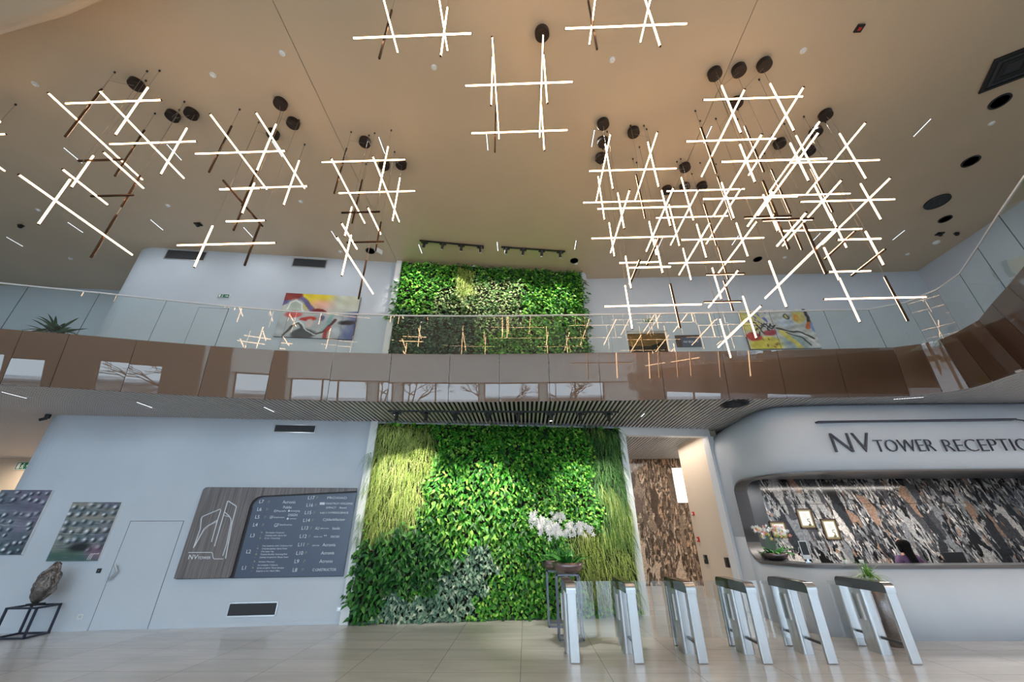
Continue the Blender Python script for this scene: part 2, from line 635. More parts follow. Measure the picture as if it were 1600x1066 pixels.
M_pothos = leaf_material('pothos_leaf', lin(30, 104, 26), lin(80, 176, 50), lin(180, 228, 100))
M_deep = leaf_material('deep_green_wall_leaf', lin(16, 66, 26), lin(38, 112, 44), lin(96, 164, 66))
M_silver = leaf_material('silver_blue_leaf', lin(60, 110, 92), lin(126, 166, 140), lin(206, 222, 196))
M_grass = leaf_material('yellow_green_grass', lin(100, 140, 48), lin(170, 194, 88), lin(226, 234, 158))
M_grass_dark = leaf_material('dark_green_grass', lin(34, 84, 44), lin(72, 128, 62), lin(132, 176, 92))
M_varieg = leaf_material('variegated_leaf', lin(40, 104, 46), lin(122, 164, 92), lin(226, 228, 176))
M_shade = leaf_material('blue_green_leaf', lin(22, 66, 44), lin(48, 104, 70), lin(132, 168, 122))

# ================================================================ the setting
WD = Vector((.99018, .13978, 0))                    # along the back wall (left to right)
WO = Vector((-7.542, 9.476, 0))                     # its point under the directory sign's left edge
WI = Vector((-.13978, .99018, 0))                   # into the wall
M_W = Matrix((( WD.x, WI.x, 0, WO.x), (WD.y, WI.y, 0, WO.y), (0, 0, 1, 0), (0, 0, 0, 1)))     # (along, into wall, up)


def wall_text_matrix(u, z, out=.0):
    p = WO + WD * u - WI * out
    return Matrix(((WD.x, 0, -WI.x, p.x), (WD.y, 0, -WI.y, p.y), (0, 1, 0, z), (0, 0, 0, 1)))


def W(u, into=0.0):
    p = WO + WD * u + WI * into
    return (p.x, p.y)


U0, U1, U2 = -3.65, 10.44, 9.76        # left end of the straight wall; right end below; right end above
Z_SOF, Z_CEIL, Z_UP = 4.37, 9.6, 5.3


def corner_wall(u1, top, bottom, name, back):
    pts = [W(u1)] + [W(U0)]
    c = Vector(W(U0, .8))
    a0 = math.atan2(-WI.y, -WI.x)
    for k in range(1, 11):
        a = a0 - k / 10 * (PI / 2 - .14)
        pts.append((c.x + .8 * math.cos(a), c.y + .8 * math.sin(a)))
    pts.append((pts[-1][0], back))
    pts.append((W(u1)[0], back))
    o = struct(MB().prism(pts, bottom, top), name, M_wall)
    return o


corner_wall(U1, Z_SOF + .1, 0, 'wall_back', 16.6)
corner_wall(U2 + .1, Z_CEIL + .02, Z_UP, 'wall_back', 12.2)

# floor, street outside, ceiling
struct(MB().box(-23, 15, FACADE_Y - .3, 18, -.2, 0), 'floor', M_floor)
struct(MB().box(-60, 60, -60, FACADE_Y - .3, -.3, -.1), 'floor_street', M_ground)
mb = MB()
for a, b in [(-23, -4.006), (-3.994, 3.994), (4.006, 15)]:
    mb.box(a, b, FACADE_Y, 18, Z_CEIL, Z_CEIL + .05)
mb.box(-23, 15, FACADE_Y - .3, 18, Z_CEIL + .07, Z_CEIL + .3)
struct(mb, 'ceiling', M_ceil)
# lowered bulkhead at the upper left
blk = [(-23, 5.0), (-14, 4.2), (-10.5, 3.55), (-8.42, 3.18), (-7.1, 2.97), (-6.02, 2.72), (-5.2, 2.3), (-4.6, 1.6), (-4.4, .5), (-4.4, FACADE_Y), (-23, FACADE_Y)]
o = struct(MB().prism(blk, 8.98, Z_CEIL + .02), 'ceiling_bulkhead', M_ceil, bevel=.18, segs=5)

# facade behind the camera: solid bands and piers around the glazed bays
# translucent sheets added between the middle windows, a bright backdrop for the fascia's reflection
FILL_PIERS = [(-10.2, -9.9), (-6.45, -5.78), (-1.68, -1.3), (1.5, 2.04), (5.57, 7.8)]
mb = MB()
def bays(z0, z1, bl):
    xs = -23.0
    for a, b in bl:
        mb.box(xs, a, FACADE_Y - .3, FACADE_Y, z0, z1)
        xs = b
    mb.box(xs, 15, FACADE_Y - .3, FACADE_Y, z0, z1)
mb.box(-23, 15, FACADE_Y - .3, FACADE_Y, -.2, LOW_Z)
bays(LOW_Z, LOW_TOP, sorted(LOW_BAYS + FILL_PIERS))
mb.box(-23, 15, FACADE_Y - .3, FACADE_Y, LOW_TOP, FILL_Z)
bays(FILL_Z, FILL_TOP, FILL_BAYS)
mb.box(-23, 15, FACADE_Y - .3, FACADE_Y, FILL_TOP, HIGH_Z)
bays(HIGH_Z, HIGH_TOP, HIGH_FILL_BAYS)
mb.box(-23, 15, FACADE_Y - .3, FACADE_Y, HIGH_TOP, Z_CEIL + .3)
struct(mb, 'wall_front', M_wall)
wn = 0
for bl, z0, z1, pm in ((LOW_BAYS, LOW_Z, LOW_TOP, M_win_glass), (HIGH_FILL_BAYS, HIGH_Z, HIGH_TOP, M_win_glass), (FILL_BAYS, FILL_Z, FILL_TOP, M_fill_sheet), (FILL_PIERS, LOW_Z, LOW_TOP, M_fill_sheet)):
    for a, b in bl:
        wn += 1
        if pm is M_fill_sheet:
            struct(MB().box(a, b, FACADE_Y - .165, FACADE_Y - .155, z0, z1), 'window_%d' % wn, pm)  # added translucent sheet, lets sky light through as fill
            continue
        fr = MB()
        n = max(1, round((b - a) / 2.1))
        for k in range(n + 1):
            x = a + (b - a) * k / n
            fr.box(max(a, x - .04), min(b, x + .04), FACADE_Y - .22, FACADE_Y - .1, z0, z1)
        fr.box(a, b, FACADE_Y - .22, FACADE_Y - .1, z0, z0 + .07)
        fr.box(a, b, FACADE_Y - .22, FACADE_Y - .1, z1 - .07, z1)
        w = struct(fr, 'window_%d' % wn, M_black)
        MB().box(a + .02, b - .02, FACADE_Y - .165, FACADE_Y - .155, z0 + .02, z1 - .02).build('pane', pm, w)
# left and right ends, rear ends of the hall
struct(MB().box(-23.2, -23, FACADE_Y - .3, 18, -.2, Z_CEIL + .3), 'wall_left', M_wall)
mb = MB().box(15, 15.2, FACADE_Y - .3, 18, -.2, .1).box(15, 15.2, FACADE_Y - .3, 18, 4.1, Z_UP)
ys = FACADE_Y - .3
for a, b in SIDE_LOW_FILL:
    mb.box(15, 15.2, ys, a, .1, 4.1)
    ys = b
    wn += 1
    w = struct(MB().box(15.05, 15.15, a, b, .1, .18).box(15.05, 15.15, a, b, 4.02, 4.1).box(15.05, 15.15, a, a + .06, .1, 4.1).box(15.05, 15.15, b - .06, b, .1, 4.1), 'window_%d' % wn, M_black)  # window added out of view for side light
    MB().box(15.095, 15.105, a + .02, b - .02, .12, 4.08).build('pane', M_win_glass, w)
mb.box(15, 15.2, ys, 18, .1, 4.1)
struct(mb, 'wall_right', M_wall)
struct(MB().box(-23, 15, 17.8, 18, -.2, Z_CEIL), 'wall_rear', M_wall)
# the passage wall far left, seen under the soffit
struct(MB().box(-23, -11.9, 14.6, 14.8, 0, Z_SOF + .05), 'wall_passage', M_warmwall)
# upper level: rear wall left of the rounded corner, wall right of the planting, right side wall
mb = MB()
mb.prism([(-11.6, 11.5), (-23, 10.1), (-23, 10.3), (-11.6, 11.7)], Z_UP, Z_CEIL)
struct(mb, 'wall_upper_left', M_wall)
DX0, DX1, DZ = 3.367, 4.67, 7.53
mb = MB()
mb.box(2.1, DX0, 11.13, 11.33, Z_UP, Z_CEIL)
mb.box(DX1, 13.7, 11.13, 11.33, Z_UP, Z_CEIL)
mb.box(DX0, DX1, 11.13, 11.33, DZ, Z_CEIL)
struct(mb, 'wall_upper_right', M_wall)
mb = MB().box(13.45, 13.65, FACADE_Y, 11.13, Z_UP, 6.3).box(13.45, 13.65, FACADE_Y, 11.13, 9.4, Z_CEIL + .3)
ys = FACADE_Y
for a, b in SIDE_FILL_BAYS:
    mb.box(13.45, 13.65, ys, a, 6.3, 9.4)
    ys = b
    wn += 1
    w = struct(MB().box(13.5, 13.6, a, b, 6.3, 6.38).box(13.5, 13.6, a, b, 9.32, 9.4).box(13.5, 13.6, a, a + .06, 6.3, 9.4).box(13.5, 13.6, b - .06, b, 6.3, 9.4), 'window_%d' % wn, M_black)  # window added out of view to light the right ceiling
    MB().box(13.545, 13.555, a + .02, b - .02, 6.32, 9.38).build('pane', M_win_glass, w)
mb.box(13.45, 13.65, ys, 11.13, 6.3, 9.4)
struct(mb, 'wall_upper_side', M_wall)

# ---- doorway on the upper level: dark lobby with a slatted gold ceiling
d3 = thing('door_3', None, None, (4.0, 11.3, Z_UP))
d3['kind'] = 'structure'
mb = MB()
mb.box(DX0 - .6, DX0 - .58, 11.34, 12.5, Z_UP, 7.7)
mb.box(DX1 + .3, DX1 + .32, 11.34, 12.5, Z_UP, 7.7)
mb.box(DX0 - .6, DX1 + .3, 12.5, 12.52, Z_UP, 7.7)
mb.box(DX0 - .6, DX1 + .3, 11.34, 12.5, 7.68, 7.7)
mb.build('lobby_lining', M_darkroom, d3)
mb = MB()
for k in range(19):
    mb.cbox((2.95 + k * .105, 11.9, 7.575), (.045, 1.2, .05), Matrix.Rotation(.75, 3, 'Z'))
mb.build('ceiling_slats', M_gold, d3)
MB().box(DX1 - .05, DX1 + .0, 11.16, 11.24, Z_UP, DZ).build('glass_leaf', M_white, d3)

# ---- balcony: slab, bronze fascia, slatted soffit
FB = [(-23, 3.9), (-19, 4.6), (-15.5, 5.4), (-12.6, 6.15), (-11.3, 6.5), (-10.196, 6.806), (-9.414, 6.991), (-8.278, 7.317), (-6.927, 7.674), (-5.658, 7.956), (-4.356, 8.130),
      (-3.049, 8.269), (-1.695, 8.35), (-.543, 8.393), (.6, 8.41), (1.754, 8.425), (3.182, 8.44), (4.604, 8.455), (5.863, 8.455), (7.182, 8.447), (8.483, 8.421),
      (9.014, 8.23), (9.30, 7.956), (9.37, 7.577), (9.26, 6.93), (8.84, 6.27), (8.49, 5.68), (8.12, 5.1), (7.8, 4.4), (7.5, 3.5), (7.3, 2.0), (7.25, 0), (7.25, -3), (7.25, FACADE_Y)]
n = len(FB)
FT = []
for i in range(n):
    a, b = Vector(FB[max(i - 1, 0)]), Vector(FB[min(i + 1, n - 1)])
    t = (b - a).normalized()
    FT.append((FB[i][0] + t.y * .19, FB[i][1] - t.x * .19))
F_TOP = 5.465
for i in range(n - 1):
    b0, b1, t0, t1 = (Vector((*FB[i], Z_SOF)), Vector((*FB[i + 1], Z_SOF)), Vector((*FT[i], F_TOP)), Vector((*FT[i + 1], F_TOP)))
    e = .005 / max((b1 - b0).length, .05)
    b0_, b1_, t0_, t1_ = b0.lerp(b1, e), b1.lerp(b0, e), t0.lerp(t1, e), t1.lerp(t0, e)
    nrm = (b1 - b0).cross(t0 - b0).normalized() * .02          # away from the hall is -nrm
    if nrm.y > 0 and abs(nrm.y) > abs(nrm.x):
        nrm = -nrm
    v = [b0_, b1_, t1_, t0_]
    mb = MB().add([tuple(p) for p in v] + [tuple(p - nrm) for p in v], [(0, 1, 2, 3), (7, 6, 5, 4), (0, 4, 5, 1), (1, 5, 6, 2), (2, 6, 7, 3), (3, 7, 4, 0)])
    struct(mb, 'trim_%d' % (i + 1), M_fascia)
back = [(15, FACADE_Y), (15, 18), (-23, 18)]
inset = []
for i in range(n):
    a, b = Vector(FB[max(i - 1, 0)]), Vector(FB[min(i + 1, n - 1)])
    t = (b - a).normalized()
    inset.append((FB[i][0] - t.y * .05, FB[i][1] + t.x * .05))
struct(MB().prism(inset + back, Z_SOF + .14, Z_UP), 'floor_balcony', M_floor)
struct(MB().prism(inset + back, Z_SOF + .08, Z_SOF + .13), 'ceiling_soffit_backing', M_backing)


def spans(x, poly):
    ys = []
    k = len(poly)
    for i in range(k):
        (x0, y0), (x1, y1) = poly[i], poly[(i + 1) % k]
        if (x0 <= x) != (x1 <= x):
            ys.append(y0 + (y1 - y0) * (x - x0) / (x1 - x0))
    ys.sort()
    return [(ys[i], ys[i + 1]) for i in range(0, len(ys) - 1, 2)]


mb = MB()
x = -22.95
poly = FB + back
while x < 14.9:
    for a, b in spans(x, poly):
        a, b = max(a + .02, -7.9), min(b, 16.5)
        if b - a > .05:
            mb.box(x - .022, x + .022, a, b, Z_SOF, Z_SOF + .035)
    x += .105
struct(mb, 'ceiling_soffit', M_slat)

# thin light slots in the soffit
SOFFIT_SLOTS = [((-10.658, 7.203), (-10.632, 7.624)), ((-8.556, 7.997), (-8.59, 8.43)), ((8.3, 8.62), (8.86, 8.50)), ((-3.2, 9.2), (-3.2, 9.5)), ((3.0, 9.5), (3.0, 9.8)), ((-6, 8.5), (-6.0, 8.9))]

# ---- header and posts of the lift corridor opening; corridor walls
mb = MB()
mb.box(10.44, 13.0, 0, .22, 4.16, 4.40)
o = MB(M_W); o.v, o.f = mb.v, mb.f
struct(o, 'trim_header', M_white)
mb = MB(M_W)
mb.box(12.90, 13.06, -.03, .25, 0, 4.16)
struct(mb, 'trim_post', M_white)
struct(MB().box(5.34, 5.6, 11.5, 13.9, 0, Z_SOF + .02), 'wall_corridor', M_warmwall)
struct(MB().box(2.75, 9.2, 16.33, 16.5, 0, 2.305).box(2.75, 9.2, 16.33, 16.5, 2.315, Z_SOF + .02), 'wall_corridor_end', M_marble_brown)
struct(MB().box(9.2, 9.4, 13.9, 16.4, 0, Z_SOF), 'wall_corridor_side', M_warmwall)
struct(MB().box(5.6, 9.4, 13.75, 13.9, 0, Z_SOF), 'wall_corridor_return', M_warmwall)

# ---- reception: curved white front with one long rounded opening
RP = [(5.33, 11.5), (5.3, 11.12), (5.27, 10.6), (5.24, 10.1), (5.26, 9.7), (5.33, 9.3), (5.46, 9.0), (5.68, 8.8), (6.0, 8.66), (6.4, 8.59), (6.9, 8.56), (7.6, 8.555), (8.65, 8.57), (10, 8.6), (12, 8.65), (14.95, 8.7)]


def resample(P, step):
    P = [Vector(p) for p in P]
    # Catmull-Rom through the points, then even steps
    dense = []
    for i in range(len(P) - 1):
        p0, p1, p2, p3 = P[max(i - 1, 0)], P[i], P[i + 1], P[min(i + 2, len(P) - 1)]
        for k in range(20):
            t = k / 20
            dense.append(.5 * ((2 * p1) + (p2 - p0) * t + (2 * p0 - 5 * p1 + 4 * p2 - p3) * t * t + (3 * p1 - p0 - 3 * p2 + p3) * t ** 3))
    dense.append(P[-1])
    out, acc = [dense[0]], 0
    for a, b in zip(dense, dense[1:]):
        acc += (b - a).length
        if acc >= step:
            out.append(b)
            acc = 0
    out.append(P[-1])
    return out


RC = resample(RP, .05)
arc = [0]
for a, b in zip(RC, RC[1:]):
    arc.append(arc[-1] + (b - a).length)
S0 = next(s for s, p in zip(arc, RC) if p.y < 10.6)      # where the opening starts
OB, OT, OR = 1.083, 2.845, .52                            # opening bottom, top, corner radius


def opening(s):
    d = s - S0
    if d <= 0:
        return None
    h = 0 if d >= OR else OR - math.sqrt(max(OR * OR - (OR - d) ** 2, 0))
    return OB + h * .9, OT - h * .5


def rnorm(i):
    a, b = RC[max(i - 1, 0)], RC[min(i + 1, len(RC) - 1)]
    t = (b - a).normalized()
    return Vector((-t.y, t.x))          # into the reception


ZTOP = [(3.75, 0), (3.95, .05), (4.1, .13), (4.22, .24), (4.32, .38), (4.40, .5)]
mb = MB()
cols = []
ss = []
for i, s in enumerate(arc):
    ss.append((s, RC[i], rnorm(i)))
# finer stations through the rounded corners of the opening
fine = []
for (s, p, nn), (s2, p2, n2) in zip(ss, ss[1:]):
    fine.append((s, p, nn))
    if s2 > S0 - .1 and s < S0 + OR:
        for k in (.25, .5, .75):
            fine.append((s + (s2 - s) * k, p.lerp(p2, k), nn.lerp(n2, k)))
fine.append(ss[-1])
fine.sort(key=lambda q: q[0])


def column(s, p, nn):
    o = opening(s)
    mid = [(.0), (.5)] + ([o[0]] if o else [1.6])
    up = ([o[1]] if o else [1.6]) + [3.2]
    lo = [(p.x, p.y, z) for z in mid]
    hi = [(p.x, p.y, z) for z in up] + [(p.x + nn.x * d, p.y + nn.y * d, z) for z, d in ZTOP]
    return lo, hi


prev = None
for q in fine:
    lo, hi = column(*q)
    ids = []
    for seq in (lo, hi):
        b = len(mb.v)
        mb.v += seq
        ids.append(list(range(b, b + len(seq))))
    if prev:
        for pa, pb in zip(prev, ids):
            for k in range(len(pa) - 1):
                mb.f.append((pa[k], pb[k], pb[k + 1], pa[k + 1]))
    prev = ids
rec = struct(mb, 'wall_reception', M_wall, smooth=True)
sol = rec.modifiers.new('thickness', 'SOLIDIFY')
sol.thickness = .06
sol.offset = -1
# metal rim that lines the opening
path = []
st = [q for q in fine if q[0] > S0]
for q in reversed(st):
    path.append((q[1], q[2], opening(q[0])[1]))
z0, z1 = opening(st[0][0])
for k in range(1, 8):
    path.append((st[0][1], st[0][2], z1 + (z0 - z1) * k / 8))
for q in st:
    path.append((q[1], q[2], opening(q[0])[0]))
mb = MB()
for i, (p, nn, z) in enumerate(path):
    zc = (OB + OT) / 2
    g = .012 if z < zc else -.012
    for d in (-.012, .30):
        mb.v.append((p.x + nn.x * d, p.y + nn.y * d, z))
        mb.v.append((p.x + nn.x * d, p.y + nn.y * d, z + (.045 if z < zc else -.03)))
    if i:
        a, b = (i - 1) * 4, i * 4
        mb.f += [(a, b, b + 1, a + 1), (a + 1, b + 1, b + 3, a + 3), (a + 2, a + 3, b + 3, b + 2), (a, a + 2, b + 2, b)]
struct(mb, 'trim_reception', M_sill)
# interior of the reception office
struct(MB().box(6.3, 14.9, 11.6, 11.75, 0, 2.37).box(6.3, 14.9, 11.6, 11.75, 2.378, 3.1), 'wall_office', M_marble)
struct(MB().prism([(5.36, 11.2), (6.5, 11.6), (6.5, 11.75), (5.36, 11.35)], 0, 3.1), 'wall_office_side', M_inner)
oc = [(5.5, 11.2), (14.9, 11.6)] + [(p.x + nn.x * .08, p.y + nn.y * .08) for s, p, nn in reversed(ss) if p.y < 11.1]
struct(MB().prism(oc, 2.98, 3.1), 'ceiling_office', M_inner)

# ---- skirting lines
mb = MB(M_W)
mb.box(-3.6, -1.36, -.012, 0, 0, .075)
mb.box(-.1, 3.66, -.012, 0, 0, .075)
struct(mb, 'baseboard_back', M_wall)

# ---- doors
def flush_door(name, u0, u1, z0, z1, handle):
    d = MB(M_W)
    g = .012
    d.box(u0 + g, u1 - g, -.006, 0, z0 + .004, z1 - g)
    o = struct(d, name, M_wall)
    f = MB(M_W)
    f.box(u0, u0 + g * .6, -.003, .0, z0, z1).box(u1 - g * .6, u1, -.003, .0, z0, z1).box(u0, u1, -.003, .0, z1 - g * .6, z1)
    f.build('door_gap', M_black, o)
    return o


d1 = flush_door('door_1', -1.335, -.22, 0, 2.01, 0)
hb = MB(M_W)
hb.tube([(-1.255, -.06, 1.152), (-1.165, -.06, 1.03), (-1.285, -.06, .858)], .020, 8)
hb.tube([(-1.235, -.06, 1.125), (-1.235, .0, 1.125)], .008, 6).tube([(-1.262, -.06, .885), (-1.262, .0, .885)], .008, 6)
hb.build('door_handle', M_steel, d1)
d2 = flush_door('door_2', -1.75, -.935, Z_UP, 7.585, 0)
hb = MB(M_W)
hb.tube([(-1.66, 0, 6.33), (-1.66, -.06, 6.33), (-1.50, -.06, 6.33)], .014, 8)
hb.box(-1.68, -1.64, -.012, 0, 6.18, 6.24)
hb.build('door_handle', M_steel_dark, d2)

# ================================================================ living walls
def inside(P, poly):
    x, y = P[:, 0], P[:, 1]
    r = np.zeros(len(P), bool)
    n = len(poly)
    for i in range(n):
        (x0, y0), (x1, y1) = poly[i], poly[(i + 1) % n]
        c = ((y0 > y) != (y1 > y)) & (x < (x1 - x0) * (y - y0) / (y1 - y0 + 1e-9) + x0)
        r ^= c
    return r


def wob(P, f=1.7, s=0.0):
    return np.sin(P[:, 0] * f * 2.1 + s) * np.cos(P[:, 1] * f * 1.7 + s * 2) + .6 * np.sin(P[:, 0] * f * 4.7 + P[:, 1] * f * 3.9 + s)


U_OFF = 3.74         # wall coordinate of the planting's left edge


def to_world(u, out, z):
    p = np.array(WO)[None, :] + np.outer(u + U_OFF, np.array(WD)) - np.outer(out, np.array(WI))
    p[:, 2] += z
    return p


def to_dir(u, out, z):
    p = np.outer(u, np.array(WD)) - np.outer(out, np.array(WI))
    p[:, 2] += z
    return p


def leaf_patch(name, P, size, aspect, m, parent, depth=(.04, .22), droop=.9, spread=.9):
    n = len(P)
    out = depth[0] + (depth[1] - depth[0]) * rng.random(n) ** .8 + .03 * wob(P, 2.5)
    base = to_world(P[:, 0], np.clip(out, .02, .4), P[:, 1])
    L = size[0] + (size[1] - size[0]) * rng.random(n)
    a = to_dir(rng.normal(0, spread, n), .55 + .5 * rng.random(n), -droop * (.4 + rng.random(n)))
    a /= np.linalg.norm(a, axis=1)[:, None]
    up = to_dir(rng.normal(0, .4, n), np.ones(n), rng.normal(.5, .3, n))
    w = np.cross(a, up)
    w /= np.linalg.norm(w, axis=1)[:, None] + 1e-9
    nn = np.cross(w, a)
    L_, W_ = L[:, None], (L * aspect * .5)[:, None]
    v = np.stack([base, base + a * L_ * .42 - w * W_ + nn * L_ * .07, base + a * L_ * .5 - nn * L_ * .02, base + a * L_ * .42 + w * W_ + nn * L_ * .07,
                  base + a * L_ - nn * L_ * .15], 1).reshape(-1, 3)
    i = np.arange(n)[:, None] * 5
    f = np.concatenate([i + np.array([[0, 1, 2]]), i + np.array([[0, 2, 3]]), i + np.array([[1, 4, 2]]), i + np.array([[2, 4, 3]])])
    return tag(np_mesh(name, v, f, m, parent, smooth=True), kind='stuff')


def grass_patch(name, P, length, width, m, parent, depth=.12, fall=1.0):
    n = len(P)
    base = to_world(P[:, 0], np.full(n, .03) + depth * .3 * rng.random(n), P[:, 1])
    L = (length[0] + (length[1] - length[0]) * rng.random(n))[:, None]
    side = rng.normal(0, .35, n)
    d0 = to_dir(side, .8 + .4 * rng.random(n), .2 + .3 * rng.random(n))
    d1 = to_dir(side * .8, .45 + .3 * rng.random(n), -.8 * np.ones(n) * fall)
    d2 = to_dir(side * .5, .05 + .25 * rng.random(n), -1.2 * np.ones(n) * fall)
    p1 = base + d0 * L * .22
    p2 = p1 + d1 * L * .36
    p3 = p2 + d2 * L * .38
    w = to_dir(np.ones(n), rng.normal(0, .6, n), np.zeros(n))
    w /= np.linalg.norm(w, axis=1)[:, None]
    w = w * (width * (.7 + .6 * rng.random(n)))[:, None]
    v = np.stack([base - w, base + w, p1 - w, p1 + w, p2 - w * .8, p2 + w * .8, p3 - w * .15, p3 + w * .15], 1).reshape(-1, 3)
    i = np.arange(n)[:, None] * 8
    f = np.concatenate([i + np.array([[0, 1, 3, 2]]), i + np.array([[2, 3, 5, 4]]), i + np.array([[4, 5, 7, 6]])])
    return tag(np_mesh(name, v, f, m, parent, smooth=True), kind='stuff')


def scatter(n, u0, u1, z0, z1):
    return np.stack([u0 + (u1 - u0) * rng.random(n), z0 + (z1 - z0) * rng.random(n)], 1)


# ---- lower planting
gw = thing('living_wall', 'tall lower green wall of mixed living plants behind the turnstiles', 'living wall', (*W(7.1), 0))
MB(M_W).box(3.72, 10.42, -.05, .0, .02, 4.33).build('planting_panel', M_soil, gw)
fr = MB(M_W).box(3.58, 3.76, -.14, .0, 0, 4.36)
fr.build('side_trim', M_white, gw)
MB(M_W).box(10.26, 10.44, -.10, .0, 0, 4.36).build('side_trim', M_white, gw)
MB(M_W).box(3.74, 10.26, -.06, 0, 4.32, 4.36).build('top_trim', M_wall, gw)
GR = [(-.05, 4.1), (.3, 4.30), (1.35, 4.30), (1.5, 3.34), (1.35, 2.5), (1.1, 1.9), (.0, 1.6)]
SI = [(.6, .02), (.92, .49), (1.84, .61), (1.95, 1.23), (3.01, 1.62), (3.14, .88), (2.6, .42), (2.46, -.05)]
DL = [(.07, 1.64), (1.23, 1.89), (1.87, 1.63), (2.07, 1.23), (1.83, .66), (.84, .54), (.55, .02), (-.1, .0), (-.1, 1.25)]
MI = [(2.17, 3.53), (3.17, 3.6), (3.67, 2.83), (3.07, 1.62), (2.06, 1.33), (1.4, 2.48)]
GRR = [(4.9, 1.7), (5.59, 1.9), (6.6, 1.7), (6.6, .1), (5.0, .5)]
HG = [(5.60, 4.35), (6.62, 4.35), (6.65, 1.5), (5.81, 1.5), (5.72, 2.84)]
P = scatter(30000, .06, 6.5, .05, 4.33)
Q = P + .10 * np.stack([wob(P, 2.2, 1), wob(P, 2.2, 4)], 1)
z_gr, z_si, z_dl, z_mi, z_grr, z_hg = (inside(Q, p) for p in (GR, SI, DL, MI, GRR, HG))
topd = (Q[:, 1] > 4.0) & ~z_hg & (Q[:, 0] < 2.2)
rest = ~(z_gr | z_si | z_dl | z_grr | z_hg)
keep = rng.random(len(P))
leaf_patch('pothos_foliage', P[rest & ~z_mi & (keep < .62)], (.065, .115), .62, M_pothos, gw)
leaf_patch('peace_lily_foliage', P[z_mi & (keep < .34)], (.09, .21), .40, M_pothos, gw, depth=(.06, .28), droop=1.2)
leaf_patch('deep_green_foliage', P[(z_dl & (keep < .40)) | (rest & (keep > .93))], (.10, .21), .42, M_deep, gw, depth=(.05, .26), droop=1.1)
leaf_patch('silver_foliage', P[z_si & (keep < .60)], (.08, .15), .48, M_silver, gw)
grass_patch('yellow_grass', P[z_gr & (keep < .75)], (.28, .50), .0042, M_grass, gw)
grass_patch('hanging_grass', P[z_hg & (keep < .5)], (.30, .55), .0065, M_grass_dark, gw)
grass_patch('lime_grass', P[(z_hg & (wob(P, 1.1, 3) > .35)) | z_grr & (keep < .42)], (.30, .52), .0055, M_grass, gw)
E1 = np.stack([rng.normal(-.02, .04, 90), .3 + 1.1 * rng.random(90)], 1)
leaf_patch('edge_foliage', E1, (.09, .16), .45, M_deep, gw, depth=(.08, .2), spread=1.2)
E2 = np.stack([-.08 + .04 * rng.random(140), np.repeat([3.4, 2.75, 2.0, 1.65], 35) + .1 * rng.normal(0, 1, 140)], 1)
grass_patch('edge_grass', E2, (.3, .55), .0025, M_grass_dark, gw)

# ---- upper planting, above the balcony
gu = thing('living_wall', 'upper green wall seen above and through the balcony glass', 'living wall', (*W(6.7), Z_UP))
MB(M_W).box(3.74, 9.70, -.05, .0, Z_UP, 9.58).build('planting_panel', M_soil, gu)
MB(M_W).box(3.58, 3.75, -.13, .0, Z_UP, 9.59).build('side_trim', M_white, gu)
MB(M_W).box(9.64, 9.78, -.10, .0, Z_UP, 9.59).build('side_trim', M_wall, gu)
BR = [(-.1, 9.6), (1.68, 9.6), (1.71, 8.94), (1.21, 8.57), (1.08, 7.85), (-.1, 7.7)]
GS = [(1.75, 9.45), (2.3, 9.5), (2.35, 8.4), (1.85, 8.37)]
LOW = [(-.1, 7.66), (2.45, 7.75), (2.5, 5.3), (-.1, 5.3)]
WH = [(1.2, 8.62), (1.71, 8.94), (3.9, 9.14), (3.9, 7.2), (1.1, 7.2)]
P = scatter(26000, .05, 5.88, 5.35, 9.56)
Q = P + .10 * np.stack([wob(P, 2.2, 1), wob(P, 2.2, 4)], 1)
k = rng.random(len(P))
b, g, l, w = (inside(Q, p) for p in (BR, GS, LOW, WH))
rest = ~(b | g | l | w)
leaf_patch('pothos_foliage', P[(b | rest) & (k < .5)], (.08, .15), .55, M_pothos, gu)
leaf_patch('variegated_foliage', P[w & ~g & ~l & (k < .5)], (.07, .13), .55, M_varieg, gu)
leaf_patch('blue_green_foliage', P[(l & (k < .5)) | (~g & (Q[:, 1] > 9.15) & ~b & (k > .6)) | (rest & (k > .88))], (.07, .14), .5, M_shade, gu)
grass_patch('yellow_grass', P[g & (k < .8)], (.3, .5), .0045, M_grass, gu)
E1 = np.stack([rng.normal(-.04, .05, 60), 7.4 + 1.4 * rng.random(60)], 1)
leaf_patch('edge_foliage', E1, (.10, .20), .45, M_deep, gu, depth=(.1, .22), spread=1.2)
E1 = np.stack([rng.normal(5.93, .05, 110), 6.4 + 2.9 * rng.random(110)], 1)
leaf_patch('edge_foliage', E1, (.10, .20), .45, M_deep, gu, depth=(.1, .22), spread=1.2)

